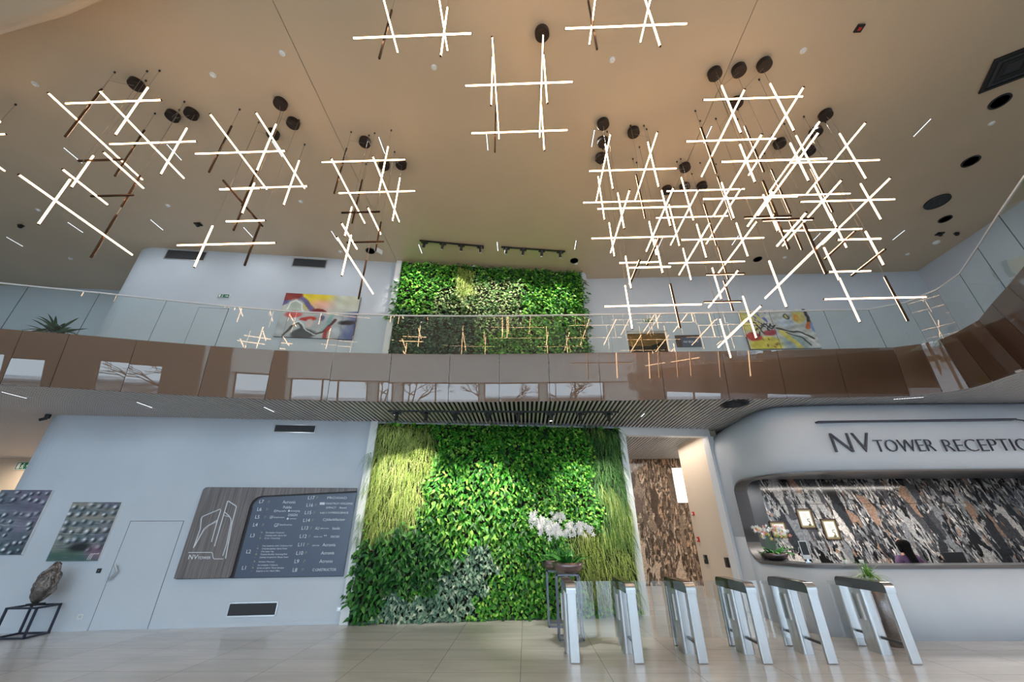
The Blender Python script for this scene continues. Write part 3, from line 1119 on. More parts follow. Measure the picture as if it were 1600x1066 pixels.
# every bar of every pendant: axis, centre x, y, z, length, diffuser side (1 = turned to the entrance)
FRAMES = {
'L1A': [['X',-7.156,4.019,8.6,1.75,1],['X',-7.148,4.822,8.6,1.75,1],['Y',-7.658,4.472,8.2,1.75,1],['Y',-6.792,4.469,8.2,1.75,1],['Z',-7.622,4.053,8.4,1.33,0],['Z',-6.756,4.057,8.4,1.33,1],['Z',-6.668,4.854,8.4,1.33,1],['Z',-7.553,4.862,8.4,1.33,0]],
'L1B': [['X',-6.913,4.173,7.28,0.75,0],['X',-6.939,4.578,6.91,0.75,0],['Y',-6.714,4.395,7.28,0.75,1],['Y',-7.206,4.399,6.91,0.75,1],['Z',-7.17,4.223,7.09,0.75,1],['Z',-6.75,4.644,7.09,0.75,0]],
'L1C': [['Y',-6.96,4.434,6.23,1.75,1],['Z',-6.996,4.056,6.24,0.93,1],['Z',-6.99,4.809,6.24,0.93,0]],
'L2A': [['X',-5.272,4.803,8.21,1.75,1],['X',-5.272,5.633,8.21,1.75,1],['Y',-5.631,5.175,8.62,1.75,1],['Y',-4.777,5.178,8.62,1.75,1],['Z',-5.74,4.84,8.4,1.33,0],['Z',-4.835,4.838,8.4,1.33,1],['Z',-4.813,5.678,8.4,1.33,1],['Z',-5.667,5.662,8.4,1.33,0]],
'L2B': [['X',-5.013,4.838,7.28,0.75,1],['X',-5.062,5.245,6.91,0.75,1],['Y',-4.918,4.949,7.0,1.08,0],['Z',-4.824,4.877,7.09,0.75,1],['Z',-5.249,5.277,7.09,0.75,0]],
'L2C': [['X',-5.087,5.085,6.23,1.75,1],['Z',-5.523,5.128,6.24,0.93,1],['Z',-4.644,5.113,6.24,0.93,0]],
'L3A': [['X',-3.194,5.378,8.6,1.75,1],['X',-3.2,6.19,8.6,1.75,1],['Y',-3.611,5.856,8.2,1.75,1],['Y',-2.797,5.84,8.2,1.75,1],['Z',-3.647,5.418,8.4,1.33,0],['Z',-2.761,5.41,8.4,1.33,1],['Z',-2.743,6.214,8.4,1.33,1],['Z',-3.626,6.237,8.4,1.33,0]],
'L3B': [['X',-3.067,5.477,7.28,0.75,0],['X',-3.073,5.898,6.91,0.75,0],['Y',-2.887,5.726,7.28,0.75,1],['Y',-3.323,5.733,6.91,0.75,1],['Z',-3.287,5.51,7.09,0.75,1],['Z',-2.851,5.939,7.09,0.75,0]],
'L3C': [['Y',-3.106,5.849,6.23,1.75,1],['Z',-3.142,5.462,6.24,0.93,1],['Z',-3.134,6.208,6.24,0.93,0]],
'T1A': [['X',-1.516,3.016,8.21,1.75,1],['Y',-1.905,2.559,8.62,1.75,1],['Y',-1.106,2.558,8.62,1.75,1],['Z',-1.941,3.053,8.4,1.33,0],['Z',-1.07,3.053,8.4,1.33,1],['X',-1.516,2.196,8.21,1.75,1],['Z',-1.941,2.233,8.4,1.33,1],['Z',-1.07,2.233,8.4,1.33,0]],
'T2A': [['X',1.566,3.003,8.21,1.75,1],['Y',1.153,2.55,8.62,1.75,1],['Y',1.949,2.547,8.62,1.75,1],['Z',1.117,3.043,8.4,1.33,0],['Z',1.985,3.037,8.4,1.33,1],['X',1.566,2.183,8.21,1.75,1],['Z',1.117,2.223,8.4,1.33,1],['Z',1.985,2.217,8.4,1.33,0]],
'CA': [['X',0.025,3.742,8.21,1.75,1],['X',0.02,4.572,8.21,1.75,1],['Y',-0.38,4.128,8.62,1.75,1],['Y',0.42,4.122,8.62,1.75,1],['Z',-0.42,3.778,8.4,1.33,1],['Z',0.467,3.777,8.4,1.33,1],['Z',-0.416,4.607,8.4,1.33,0],['Z',0.456,4.61,8.4,1.33,1]],
'R1A': [['X',2.27,5.47,8.21,1.75,1],['X',2.257,6.298,8.21,1.75,1],['Y',1.785,5.843,8.62,1.75,1],['Y',2.681,5.829,8.62,1.75,1],['Z',1.834,5.514,8.4,1.33,1],['Z',2.717,5.499,8.4,1.33,1],['Z',1.821,6.342,8.4,1.33,1],['Z',2.686,6.327,8.4,1.33,0]],
'R2A': [['X',2.351,5.562,7.28,1.75,1],['X',2.365,6.394,7.28,1.75,1],['Y',1.987,5.955,7.24,1.75,1],['Y',2.76,5.936,7.24,1.75,1],['Z',1.951,5.612,7.28,0.93,1],['Z',2.8,5.583,7.28,0.93,1],['Z',1.938,6.433,7.28,0.93,1],['Z',2.797,6.429,7.28,0.93,1]],
'R3A': [['X',4.178,6.407,8.6,1.75,1],['X',4.188,7.233,8.6,1.75,1],['Y',3.785,6.9,8.2,1.75,1],['Y',4.669,6.892,8.2,1.75,1],['Z',3.749,6.443,8.4,1.33,1],['Z',4.579,6.442,8.4,1.33,0],['Z',3.739,7.267,8.4,1.33,1],['Z',4.603,7.271,8.4,1.33,0]],
'R4A': [['X',4.279,6.511,7.28,1.75,1],['X',4.274,7.303,7.28,1.75,1],['Y',3.786,6.841,7.24,1.75,1],['Y',4.702,6.832,7.24,1.75,1],['Z',3.858,6.55,7.28,0.93,1],['Z',4.706,6.544,7.28,0.93,1],['Z',3.849,7.347,7.28,0.93,1],['Z',4.666,7.331,7.28,0.93,0]],
'R5A': [['X',4.167,4.357,8.6,1.75,1],['X',4.162,5.171,8.6,1.75,1],['Y',3.716,4.816,8.2,1.75,1],['Y',4.66,4.815,8.2,1.75,1],['Z',3.752,4.395,8.4,1.33,1],['Z',4.624,4.39,8.4,1.33,1],['Z',3.703,5.208,8.4,1.33,0],['Z',4.574,5.206,8.4,1.33,0]],
'R6A': [['X',4.259,4.582,7.28,1.75,1],['X',4.279,5.39,7.28,1.75,1],['Y',3.777,4.931,7.24,1.75,1],['Y',4.637,4.934,7.24,1.75,1],['Z',3.843,4.616,7.28,0.93,1],['Z',4.7,4.62,7.28,0.93,1],['Z',3.892,5.432,7.28,0.93,1],['Z',4.673,5.421,7.28,0.93,0]],
'R7A': [['X',6.174,5.419,8.21,1.75,1],['X',6.229,6.254,8.21,1.75,1],['Y',5.669,5.716,8.62,1.75,1],['Y',6.554,5.777,8.62,1.75,1],['Z',5.749,5.462,8.4,1.33,1],['Z',6.619,5.448,8.4,1.33,1],['Z',5.71,6.288,8.4,1.33,0],['Z',6.59,6.291,8.4,1.33,0]],
'R8A': [['X',6.151,5.527,7.28,1.75,1],['X',6.151,6.315,7.28,1.75,1],['Y',5.656,5.87,7.24,1.75,1],['Y',6.479,5.853,7.24,1.75,1],['Z',5.737,5.566,7.28,0.93,1],['Z',6.602,5.56,7.28,0.93,1],['Z',5.692,6.358,7.28,0.93,0],['Z',6.561,6.345,7.28,0.93,1]],
'RaB': [['X',2.211,5.902,6.25,0.75,1],['X',2.253,5.564,5.88,0.75,1],['Y',2.035,5.731,5.88,0.75,0],['Y',2.391,5.628,6.25,0.75,0],['Z',1.999,5.936,6.06,0.75,1],['Z',2.427,5.487,6.06,0.75,1]],
'RbB': [['X',4.002,6.329,6.25,0.75,0],['X',4.053,6.758,5.88,0.75,0],['Y',4.202,6.585,6.25,0.75,1],['Y',3.865,6.607,5.88,0.75,1],['Z',3.812,6.369,6.06,0.75,1],['Z',4.238,6.804,6.06,0.75,0]],
'RcB': [['X',3.978,4.8,6.25,0.75,0],['X',3.985,4.473,5.88,0.75,0],['Y',3.767,4.64,6.25,0.75,1],['Y',4.172,4.71,5.88,0.75,1],['Z',3.803,4.51,6.06,0.75,1],['Z',4.208,4.918,6.06,0.75,0]],
'RdB': [['X',5.867,5.405,6.25,0.75,1],['X',5.872,5.825,5.88,0.75,1],['Y',5.658,5.576,6.25,0.75,0],['Y',6.019,5.601,5.88,0.75,0],['Z',6.055,5.414,6.06,0.75,1],['Z',5.622,5.827,6.06,0.75,1]],
'RaC': [['X',2.348,5.99,5.36,1.75,1],['Z',1.935,6.036,5.37,0.93,1],['Z',2.758,6.018,5.37,0.93,0]],
'RbC': [['Y',4.309,6.954,5.36,1.75,1],['Z',4.273,7.394,5.37,0.93,1],['Z',4.312,6.492,5.37,0.93,1]],
'RcC': [['Y',4.243,4.966,5.36,1.75,1],['Z',4.207,5.397,5.37,0.93,1],['Z',4.217,4.506,5.37,0.93,0]],
'RdC': [['X',6.164,5.907,5.36,1.75,1],['Z',5.764,5.95,5.37,0.93,1],['Z',6.553,5.934,5.37,0.93,0]],
'L0A': [['X',-10.651,3.723,8.6,1.75,1],['Y',-11.126,4.169,8.2,1.75,1],['Z',-11.088,3.759,8.4,1.33,0],['Z',-10.214,3.759,8.4,1.33,1],['X',-10.651,4.543,8.6,1.75,1],['Y',-10.176,4.169,8.2,1.75,1],['Z',-11.088,4.579,8.4,1.33,0],['Z',-10.214,4.579,8.4,1.33,1]],
}

# ================================================================ LED-bar pendants
CANOPY = {'L1A': (-7.38, 4.26), 'L1B': (-7.19, 4.9), 'L1C': (-6.77, 4.87), 'L2A': (-4.81, 4.73), 'L2B': (-4.78, 5.15), 'L2C': (-5.35, 5.38), 'L3A': (-3.42, 5.64), 'L3B': (-2.78, 6.25),
          'L3C': (-3.19, 6.25), 'CA': (.45, 3.68), 'T1A': (-1.1, 2.2), 'T2A': (2.0, 2.2), 'L0A': (-10.9, 4.1), 'R5A': (3.77, 4.46), 'R6A': (4.2, 4.41), 'RcB': (4.63, 4.33), 'RcC': (4.45, 5.04),
          'R7A': (6.46, 5.37), 'R8A': (5.88, 6.01), 'RdB': (6.51, 5.75), 'RdC': (6.67, 6.23), 'R1A': (1.82, 5.4), 'R2A': (2.52, 5.62), 'RaB': (1.89, 5.83), 'RaC': (1.92, 6.24),
          'R3A': (3.98, 6.58), 'R4A': (4.62, 7.16), 'RbB': (3.77, 7.25), 'RbC': (4.19, 7.17)}
LABEL = {
    'L0A': 'LED bar pendant cut off by the left edge, only a bar tip showing',
    'L1A': 'big open frame of LED bars, topmost pendant of the far left cluster',
    'L1B': 'small pendant of short LED bars in the middle of the far left cluster',
    'L1C': 'lowest far left pendant, one long slanting LED bar on two uprights',
    'L2A': 'big open frame of LED bars, topmost pendant of the second cluster from left',
    'L2B': 'small pendant of short LED bars in the middle of the second cluster from left',
    'L2C': 'lowest pendant of the second cluster from left, level bar before the upper vent',
    'L3A': 'big open frame of LED bars, topmost pendant of the cluster left of the green wall',
    'L3B': 'small pendant of short LED bars in the cluster left of the upper green wall',
    'L3C': 'lowest LED bar pendant hanging over the left abstract painting',
    'CA': 'LED bar frame hanging alone in the middle above the upper green wall',
    'T1A': 'LED bar frame cut off by the top edge, left of the middle frame',
    'T2A': 'LED bar frame cut off by the top edge, right of the middle frame',
    'R1A': 'topmost LED bar frame of the cluster just right of the upper green wall',
    'R2A': 'second LED bar frame down in the cluster just right of the upper green wall',
    'RaB': 'small short bar pendant in the cluster just right of the upper green wall',
    'RaC': 'lowest pendant over the upper dark doorway, one long level bar on two uprights',
    'R3A': 'topmost LED bar frame of the rearmost right cluster',
    'R4A': 'lower LED bar frame of the rearmost right cluster',
    'RbB': 'small short bar pendant just above the balcony rail of the rearmost right cluster',
    'RbC': 'lowest pendant crossing the balcony rail before the right painting, slanting bar',
    'R5A': 'topmost LED bar frame of the front right cluster, nearest the ceiling seam',
    'R6A': 'lower LED bar frame of the front right cluster',
    'RcB': 'small pendant of short dim LED bars under the front right cluster',
    'RcC': 'lowest pendant of the front right cluster, long steep slanting bar',
    'R7A': 'topmost LED bar frame of the rightmost cluster',
    'R8A': 'lower LED bar frame of the rightmost cluster',
    'RdB': 'small pendant of short LED bars under the rightmost cluster',
    'RdC': 'lowest pendant of the rightmost cluster, level bar above the right painting',
}
BW = .026
_bar_cache = {}


def raw_mesh(name, mb, m):
    me = bpy.data.meshes.new(name)
    me.from_pydata(mb.v, [], mb.f)
    me.materials.append(m)
    me.update()
    return me


def bar_meshes(ax, L, lit, sx, sy):
    # lit: 1 = diffuser towards the entrance, 0 = turned away but its rim shows, -1 = turned fully away
    key = (ax, L, lit, sx if ax != 'X' else 0, sy if ax == 'X' else 0)
    if key in _bar_cache:
        return _bar_cache[key]
    h, a, b = L / 2, BW / 2, BW / 2 + .0015
    lo, hi = -b, .004
    k = b if lit == 0 else a - .002
    e = h - .012
    bar, dif = MB(), MB()
    if ax == 'X':
        bar.box(-h, h, -a, a, -a, a)
        dif.box(-e, e, *((lo, hi, lo, hi) if lit > 0 else (.009, b, -k, k)))
    elif ax == 'Y':
        bar.box(-a, a, -h, h, -a, a)
        x0, x1 = (lo, hi) if sx > 0 else (-hi, -lo)
        dif.box(*((x0, x1, -e, e, lo, hi) if lit > 0 else (-k, k, -e, e, .0105, b)))
    else:
        bar.box(-a, a, -a, a, -h, h)
        x0, x1 = (lo, hi) if sx > 0 else (-hi, -lo)
        dif.box(*((x0, x1, lo, hi, -e, e) if lit > 0 else (-k, k, .0105, b, -e, e)))
    r = (raw_mesh('light_bar', bar, M_bronze), raw_mesh('diffuser', dif, M_led))
    _bar_cache[key] = r
    return r


def put(name, me, loc, parent=None):
    o = bpy.data.objects.new(name, me)
    C.objects.link(o)
    o.location = loc
    if parent is not None:
        o.parent = parent
    return o


ME_CANOPY = raw_mesh('canopy', MB().lathe([(.02, -.11), (.118, -.11), (.125, -.10), (.125, 0), (.02, 0)], n=24), M_brown)
ME_ANCHOR = raw_mesh('ceiling_anchor', MB().lathe([(.004, -.035), (.016, -.03), (.016, 0), (.004, 0)], n=10), M_black)
for key, bars in FRAMES.items():
    cx, cy = CANOPY[key]
    root = thing('pendant_light', LABEL[key], 'pendant light', (cx, cy, Z_CEIL), 'LED bar pendants hung from the hall ceiling')
    put('canopy', ME_CANOPY, (0, 0, 0), root)
    tops = []
    for ax, x, y, z, L, lit in bars:
        if not lit and key[0] in 'LTC':
            lit = -1
        b, d = bar_meshes(ax, L, lit, 1 if x > 0 else -1, 1)
        o = put('light_bar', b, (x - cx, y - cy, z - Z_CEIL), root)
        put('diffuser', d, (0, 0, 0), o)
        if ax == 'Z':
            tops.append((x, y, z + L / 2))
    for i, (x, y, z) in enumerate(tops):
        MB().tube([(x, y, z), (x, y, Z_CEIL - .03)], .0028, 5).build('cable', M_cable, root)
        put('ceiling_anchor', ME_ANCHOR, (x - cx, y - cy, 0), root)
    if tops:
        t = min(tops, key=lambda p: (p[0] - cx) ** 2 + (p[1] - cy) ** 2)
        MB().tube([(cx, cy, Z_CEIL - .10), (t[0] + .012, t[1], Z_CEIL - .28), (t[0] + .012, t[1], t[2])], .003, 5).build('power_cord', M_cable, root)

# ================================================================ things on the ceilings and high walls
# linear downlights: a recessed slot with a row of little bright lenses
M_lens = emit_mat('downlight_lens', (.92, .95, 1, 1), 1.6)


def linear_light(x, y0, y1, z, label, group, x1=None, watts=0):
    x1 = x if x1 is None else x1
    L = math.hypot(x1 - x, y1 - y0)
    t = thing('linear_downlight', label, 'downlight', ((x + x1) / 2, (y0 + y1) / 2, z), group)
    a = math.atan2(y1 - y0, x1 - x)
    R = Matrix.Translation(((x + x1) / 2, (y0 + y1) / 2, z)) @ Matrix.Rotation(a, 4, 'Z')
    MB(R).box(-L / 2, L / 2, -.018, .018, -.006, .0).build('slot_frame', M_black, t)
    mb = MB(R)
    n = 12
    for k in range(n):
        u = -L / 2 + L * (k + .5) / n
        mb.box(u - L / n * .33, u + L / n * .33, -.011, .011, -.010, -.006)
    mb.build('lenses', M_lens, t)
    if watts:
        lamp_area('slot_lamp', (0, 0, -.02), L, .03, watts, (.92, .96, 1), (0, 0, a), t)


g = 'linear downlights in the hall ceiling'
front = [(-10.29, 'above the far left pendants'), (-7.90, 'between the two left pendant clusters'), (-5.5, 'hidden among the second cluster of pendants'), (-3.09, 'beside the cluster left of the green wall'), (-.70, 'under the middle hanging frame'),
         (1.665, 'left of the pendants right of the green wall'), (4.19, 'beside the ceiling seam over the right pendants'), (6.44, 'close to the rightmost cluster canopies'), (8.81, 'alone on the bare right ceiling')]
for x, w in front:
    linear_light(x, 5.56, 5.98, Z_CEIL, 'bright linear downlight in the ceiling, ' + w, g, watts=DOWN_FRONT)
rear = [(-15.09, 8.33, 'at the far left edge'), (-12.67, 7.82, 'near the rounded upper wall corner'), (-10.28, 7.81, 'above the left wall vent'), (-7.9, 8.2, 'between the two upper vents'), (-5.47, 8.45, 'before the right upper vent'), (-3.09, 9.12, 'beside the left upper track'),
        (-.70, 9.10, 'left of the right upper track'), (1.68, 9.12, 'at the right end of the right upper track'), (4.25, 9.12, 'behind the rearmost right pendants'), (6.48, 9.1, 'behind the right pendant thicket'), (8.85, 9.08, 'over the right painting'), (11.25, 9.05, 'before the right upper corner')]
for x, y, w in rear:
    linear_light(x, y, y + .42, Z_CEIL, 'narrow dim linear downlight in rear ceiling ' + w, g, watts=DOWN_REAR)
for i, ((x0, y0), (x1, y1)) in enumerate(SOFFIT_SLOTS):
    w = ['at the far left', 'left above the logo sign', 'at the right over the reception', 'before the left end of the green wall', 'before the corridor opening', 'above the directory sign'][i]
    linear_light(x0, y0, y1, Z_SOF, 'thin light slot in the slatted soffit, ' + w, 'light slots in the slatted soffit', x1, watts=(3, 3, 0, 3, 6, 3)[i])

# smoke detectors / sprinkler roses: small white dots
ME_DET = raw_mesh('detector', MB().lathe([(.01, -.035), (.03, -.035), (.035, -.012), (.055, -.01), (.055, 0), (.01, 0)], n=16), M_sign_white)
dets = [(-9.37, 4.21, 'left of the far left pendants'), (-5.81, 4.17, 'above the second cluster from left'), (-4.28, 3.85, 'beside the left ceiling seam'), (-1.56, 4.18, 'left of the middle frame'), (1.77, 4.17, 'right of the middle frame'),
        (5.24, 4.14, 'above the front right cluster'), (-9.38, 7.33, 'above the left upper vent'), (-5.78, 7.33, 'behind the second cluster from left'), (-14.28, 9.37, 'near the rounded upper corner'), (-12.98, 7.35, 'left of the rounded upper corner'),
        (10.23, 5.72, 'between two speaker grilles on the right'), (12.3, 10.18, 'nearest the right upper corner'), (-1.55, 10.26, 'just above the upper green wall'), (1.81, 10.26, 'at the upper green wall top right corner'), (8.47, 10.19, 'above the right painting'), (-5.6, 9.36, 'above the left painting')]
for x, y, w in dets:
    o = put('sprinkler_head', ME_DET, (x, y, Z_CEIL))
    tag(o, 'small white sprinkler rose on the ceiling, ' + w, 'sprinkler', 'sprinkler roses on the hall ceiling')
# dark round grilles
def grille(x, y, r, label):
    t = thing('speaker_grille', label, 'speaker', (x, y, Z_CEIL), 'round dark grilles in the hall ceiling')
    MB().lathe([(r * .8, -.012), (r, -.02), (r, 0), (r * .8, 0)], (x, y, Z_CEIL), 32).build('rim', M_black, t)
    MB().lathe([(.01, -.012), (r * .82, -.012), (r * .82, -.002), (.01, -.002)], (x, y, Z_CEIL), 32).build('mesh', M_vent, t)
for x, y, r, w in [(9.88, 5.23, .17, 'below the square air diffuser'), (10.76, 6.69, .17, 'second from the square diffuser'), (12.0, 8.63, .15, 'fourth on the right ceiling, before the side wall'), (1.73, 10.09, .13, 'right of the right upper track'), (7.65, 10.25, .13, 'over the right pendants at the rear'), (-4.66, 9.36, .14, 'left of the left upper track')]:
    grille(x, y, r, 'flat dark round ceiling grille, ' + w)
t = thing('air_diffuser', 'larger dark round swirl vent among the right ceiling grilles', 'vent', (11.16, 7.96, Z_CEIL))
MB().lathe([(.20, -.02), (.27, -.03), (.27, 0), (.20, 0)], (11.16, 7.96, Z_CEIL), 36).build('rim', M_black, t)
mb = MB()
for k in range(16):
    mb.cbox((11.16 + .12 * math.cos(k * PI / 8), 7.96 + .12 * math.sin(k * PI / 8), Z_CEIL - .015), (.18, .02, .02), Matrix.Rotation(k * PI / 8 + .4, 3, 'Z'))
mb.build('swirl_blades', M_vent, t)
# square stepped diffuser, turned on the ceiling
t = thing('air_diffuser', 'big square black stepped air diffuser at the right edge', 'vent', (9.62, 4.6, Z_CEIL))
e1, e2 = Vector((-.4883, -.8727, 0)), Vector((.8727, -.4883, 0))
P0 = Vector((9.267, 5.051, Z_CEIL))
M_D = Matrix(((e2.x, -e1.x, 0, 0), (e2.y, -e1.y, 0, 0), (0, 0, 1, 0), (0, 0, 0, 1)))
ctr = P0 + e1 * .365 + e2 * .365
M_D = Matrix.Translation(ctr) @ M_D
for k, (nm, m_) in enumerate([('outer_frame', M_black), ('middle_ring', M_vent), ('inner_ring', M_black), ('core', M_vent)]):
    r = .365 - .085 * k
    mb = MB(M_D)
    if k < 3:
        i = r - .055
        for (x0, x1, y0, y1) in ((-r, r, -r, -i), (-r, r, i, r), (-r, -i, -i, i), (i, r, -i, i)):
            mb.box(x0, x1, y0, y1, -.03 + .006 * k, 0)
    else:
        mb.box(-r, r, -r, r, -.012, 0)
    mb.build(nm, m_, t)
MB(M_D).box(-.34, .34, -.34, .34, -.008, -.001).build('back_plate', M_black, t)
# little black ceiling cameras / sensors
def dome(x, y, z, label, w=.09, cat='camera'):
    t = thing('dome_camera', label, cat, (x, y, z))
    MB().box(x - w, x + w, y - w * .7, y + w * .7, z - .03, z).build('base_plate', M_black, t)
    MB().lathe([(.005, -.10), (.03, -.095), (.05, -.07), (.055, -.03), (.01, -.03)], (x, y, z), 16).build('dome', M_black, t, smooth=True)
dome(12.42, 9.24, Z_CEIL, 'black square sensor on the ceiling near the right upper corner')
dome(12.89, 9.23, Z_CEIL, 'small black camera nearest the right upper wall', .05)
dome(-9.09, 8.03, Z_CEIL, 'black square camera on the ceiling above the left vent')
dome(-14.11, 7.89, Z_CEIL, 'black camera on the ceiling at the far left', .06)
t = thing('smoke_detector', 'white round smoke detector lit near the right upper corner', 'detector', (12.67, 9.62, Z_CEIL))
MB().lathe([(.02, -.06), (.07, -.055), (.09, -.02), (.09, 0), (.02, 0)], (12.67, 9.62, Z_CEIL), 20).build('housing', M_sign_white, t, smooth=True)
t = thing('call_point', 'small dark ceiling unit with a red dot on the bare right ceiling', 'sensor', (5.99, 3.81, Z_CEIL))
MB().box(5.93, 6.05, 3.75, 3.87, Z_CEIL - .03, Z_CEIL).build('housing', M_black, t)
MB().box(5.965, 6.015, 3.785, 3.835, Z_CEIL - .036, Z_CEIL - .03).build('red_dot', M_red, t)
# swirl vent in the soffit
t = thing('air_diffuser', 'dark round swirl vent in the slatted soffit over the reception', 'vent', (4.88, 8.81, Z_SOF))
MB().lathe([(.26, -.012), (.30, -.02), (.30, 0), (.26, 0)], (4.88, 8.81, Z_SOF), 36).build('rim', M_black, t)
mb = MB()
for k in range(20):
    mb.cbox((4.88 + .16 * math.cos(k * PI / 10), 8.81 + .16 * math.sin(k * PI / 10), Z_SOF - .012), (.2, .022, .02), Matrix.Rotation(k * PI / 10 + .4, 3, 'Z'))
mb.lathe([(.02, -.02), (.07, -.02), (.07, -.002), (.02, -.002)], (4.88, 8.81, Z_SOF), 16)
mb.build('swirl_blades', M_black, t)

# ---- spot tracks with real spot lamps aimed at the planting
def track(label, a, b, z, heads, aim, watts, drop=.0):
    a, b = Vector((*a, z)), Vector((*b, z))
    t = thing('track_light', label, 'track light', tuple((a + b) / 2), 'black spotlight tracks above the green walls')
    d = (b - a).normalized()
    Mx = Matrix.Translation((a + b) / 2) @ Matrix(((d.x, -d.y, 0, 0), (d.y, d.x, 0, 0), (0, 0, 1, 0), (0, 0, 0, 1)))
    L = (b - a).length
    MB(Mx).box(-L / 2, L / 2, -.02, .02, -.02, .02).build('track_rail', M_black, t)
    for i, (u, az) in enumerate(heads):
        p = a + (b - a) * u
        tg = Vector(aim[i])
        dr = (tg - p).normalized()
        MB(Mx).box((u - .5) * L - .10, (u - .5) * L + .10, -.026, .026, -.075, -.02).build('adapter', M_black, t)
        q = p - Vector((0, 0, .10))
        hd = MB().tube([q - dr * .07, q + dr * .115], .042, 14).tube([p - Vector((0, 0, .07)), q], .012, 6).build('spot_head', M_black, t)
        MB().tube([q + dr * .114, q + dr * .118], .034, 14).build('lens', M_lens, hd)
        l = bpy.data.lights.new('spot_lamp', 'SPOT')
        l.energy = watts
        l.color = (1, .93, .80)
        l.spot_size = math.radians(52)
        l.spot_blend = .8
        l.shadow_soft_size = .04
        lo = bpy.data.objects.new('spot_lamp', l)
        C.objects.link(lo)
        lo.parent = t
        lo.location = q + dr * .16 - t.location
        lo.rotation_euler = dr.to_track_quat('-Z', 'Y').to_euler()


def on_wall(u, z):
    p = W(U_OFF + u)
    return (p[0], p[1], z)


hs = [.04, .165, .29, .43, .56, .70, .83, .955]
track('long black track with eight spots before the lower green wall', (-3.15, 8.66), (2.25, 9.02), 4.27, [(u, 0) for u in hs],
      [on_wall(u, z) for u, z in zip([.5, 1.2, 1.9, 2.9, 3.6], [2.6, 2.9, 2.0, 2.4, 1.6])] + [(.72, 8.9, 1.8)] + [on_wall(u, z) for u, z in zip([5.2, 6.1], [2.4, 2.4])], SPOT_LOW)
track('short black ceiling track with four spots, left of the two upper ones', (-3.01, 8.93), (-1.12, 9.26), 9.57, [(u, 0) for u in (.08, .36, .65, .95)],
      [on_wall(u, z) for u, z in zip([.3, .9, 1.8, 2.6], [8.6, 8.2, 8.3, 8.2])], SPOT_HIGH)
track('short black ceiling track with four spots, right of the two upper ones', (-.59, 9.31), (1.39, 9.60), 9.57, [(u, 0) for u in (.08, .34, .63, .92)],
      [on_wall(u, z) for u, z in zip([3.1, 3.7, 4.4, 5.2], [8.2, 8.4, 8.0, 8.2])], SPOT_HIGH)


# ---- vents and signs on the walls
def wall_vent(label, u0, u1, z0, z1):
    t = thing('wall_vent', label, 'vent', (*W((u0 + u1) / 2), z0))
    f = MB(M_W)
    for a in ((u0, u1, z0, z0 + .025), (u0, u1, z1 - .025, z1), (u0, u0 + .025, z0, z1), (u1 - .025, u1, z0, z1)):
        f.box(a[0], a[1], -.014, 0, a[2], a[3])
    f.build('frame', M_steel, t)
    MB(M_W).box(u0 + .02, u1 - .02, -.006, 0, z0 + .02, z1 - .02).build('mesh', M_vent, t)


wall_vent('dark air vent high on the upper wall, left of the pair', -3.28, -2.14, 9.20, 9.56)
wall_vent('dark air vent high on the upper wall, right of the pair', .40, 1.42, 9.20, 9.53)
wall_vent('dark vent just below the soffit above the directory sign', 1.17, 2.2, 4.04, 4.26)
wall_vent('grey vent near the floor below the directory sign', 1.22, 2.22, .166, .43)


def exit_sign(label, M, w, h, cat='exit sign', both=True):
    p = M.translation
    t = thing('exit_sign', label, cat, tuple(p))
    MB(M).box(0, w, 0, h, 0, .03).build('housing', M_sign_white, t)
    # green face with a running figure and an arrow
    MB(M).box(w * .04, w * .96, h * .06, h * .94, .03, .033).build('face', M_green_sign, t)
    mb = MB(M)
    a, b = w * .62, h * .5
    mb.box(a, a + w * .16, b - h * .08, b + h * .08, .033, .035)
    mb.add([(a + w * .15, b - h * .24, .034), (a + w * .30, b, .034), (a + w * .15, b + h * .24, .034)], [(0, 1, 2)])
    mb.box(w * .10, w * .26, h * .14, h * .86, .033, .035)
    x = w * .42
    mb.lathe([(.001, .033), (h * .09, .033), (h * .09, .035), (.001, .035)], (x + h * .05, h * .76, 0), 10)
    mb.tube([(x, h * .62, .034), (x - h * .05, h * .42, .034), (x + h * .12, h * .28, .034), (x + h * .10, h * .12, .034)], h * .05, 5)
    mb.tube([(x - h * .05, h * .42, .034), (x - h * .2, h * .2, .034)], h * .05, 5)
    mb.tube([(x - h * .2, h * .5, .034), (x, h * .6, .034), (x + h * .2, h * .46, .034)], h * .04, 5)
    mb.build('running_figure', M_sign_white, t)


exit_sign('small green exit sign on the upper left wall above the flush door', wall_text_matrix(-1.36, 7.93, 0), .33, .12)
exit_sign('green exit sign over the dark upper doorway', Matrix(((1, 0, 0, 3.91), (0, 0, -1, 11.13), (0, 1, 0, 7.82), (0, 0, 0, 1))), .36, .14)
exit_sign('white and green exit sign hanging from the ceiling left of the upper green wall', Matrix(((.6, 0, -.8, -4.40), (.8, 0, .6, 9.10), (0, 1, 0, 9.40), (0, 0, 0, 1))), .26, .15)
exit_sign('green exit sign in the passage at the far left', Matrix(((1, 0, 0, -19.2), (0, 0, -1, 14.58), (0, 1, 0, 3.95), (0, 0, 0, 1))), .7, .28)
# shop plaque beside the upper doorway
t = thing('shop_plaque', 'dark plaque with white lettering right of the upper doorway', 'sign', (5.2, 11.13, 6.96))
MB().box(4.86, 5.62, 11.10, 11.13, 6.92, 7.33).build('wood_back', M_wood_dark, t)
MB().box(5.02, 5.62, 11.085, 11.10, 6.92, 7.25).build('panel', M_sign_blue, t)
text_mesh('lettering', 'NV BEAUTY', .1, Matrix(((1, 0, 0, 5.09), (0, 0, -1, 11.085), (0, 1, 0, 7.05), (0, 0, 0, 1))), M_letter_white, t, width=.46)

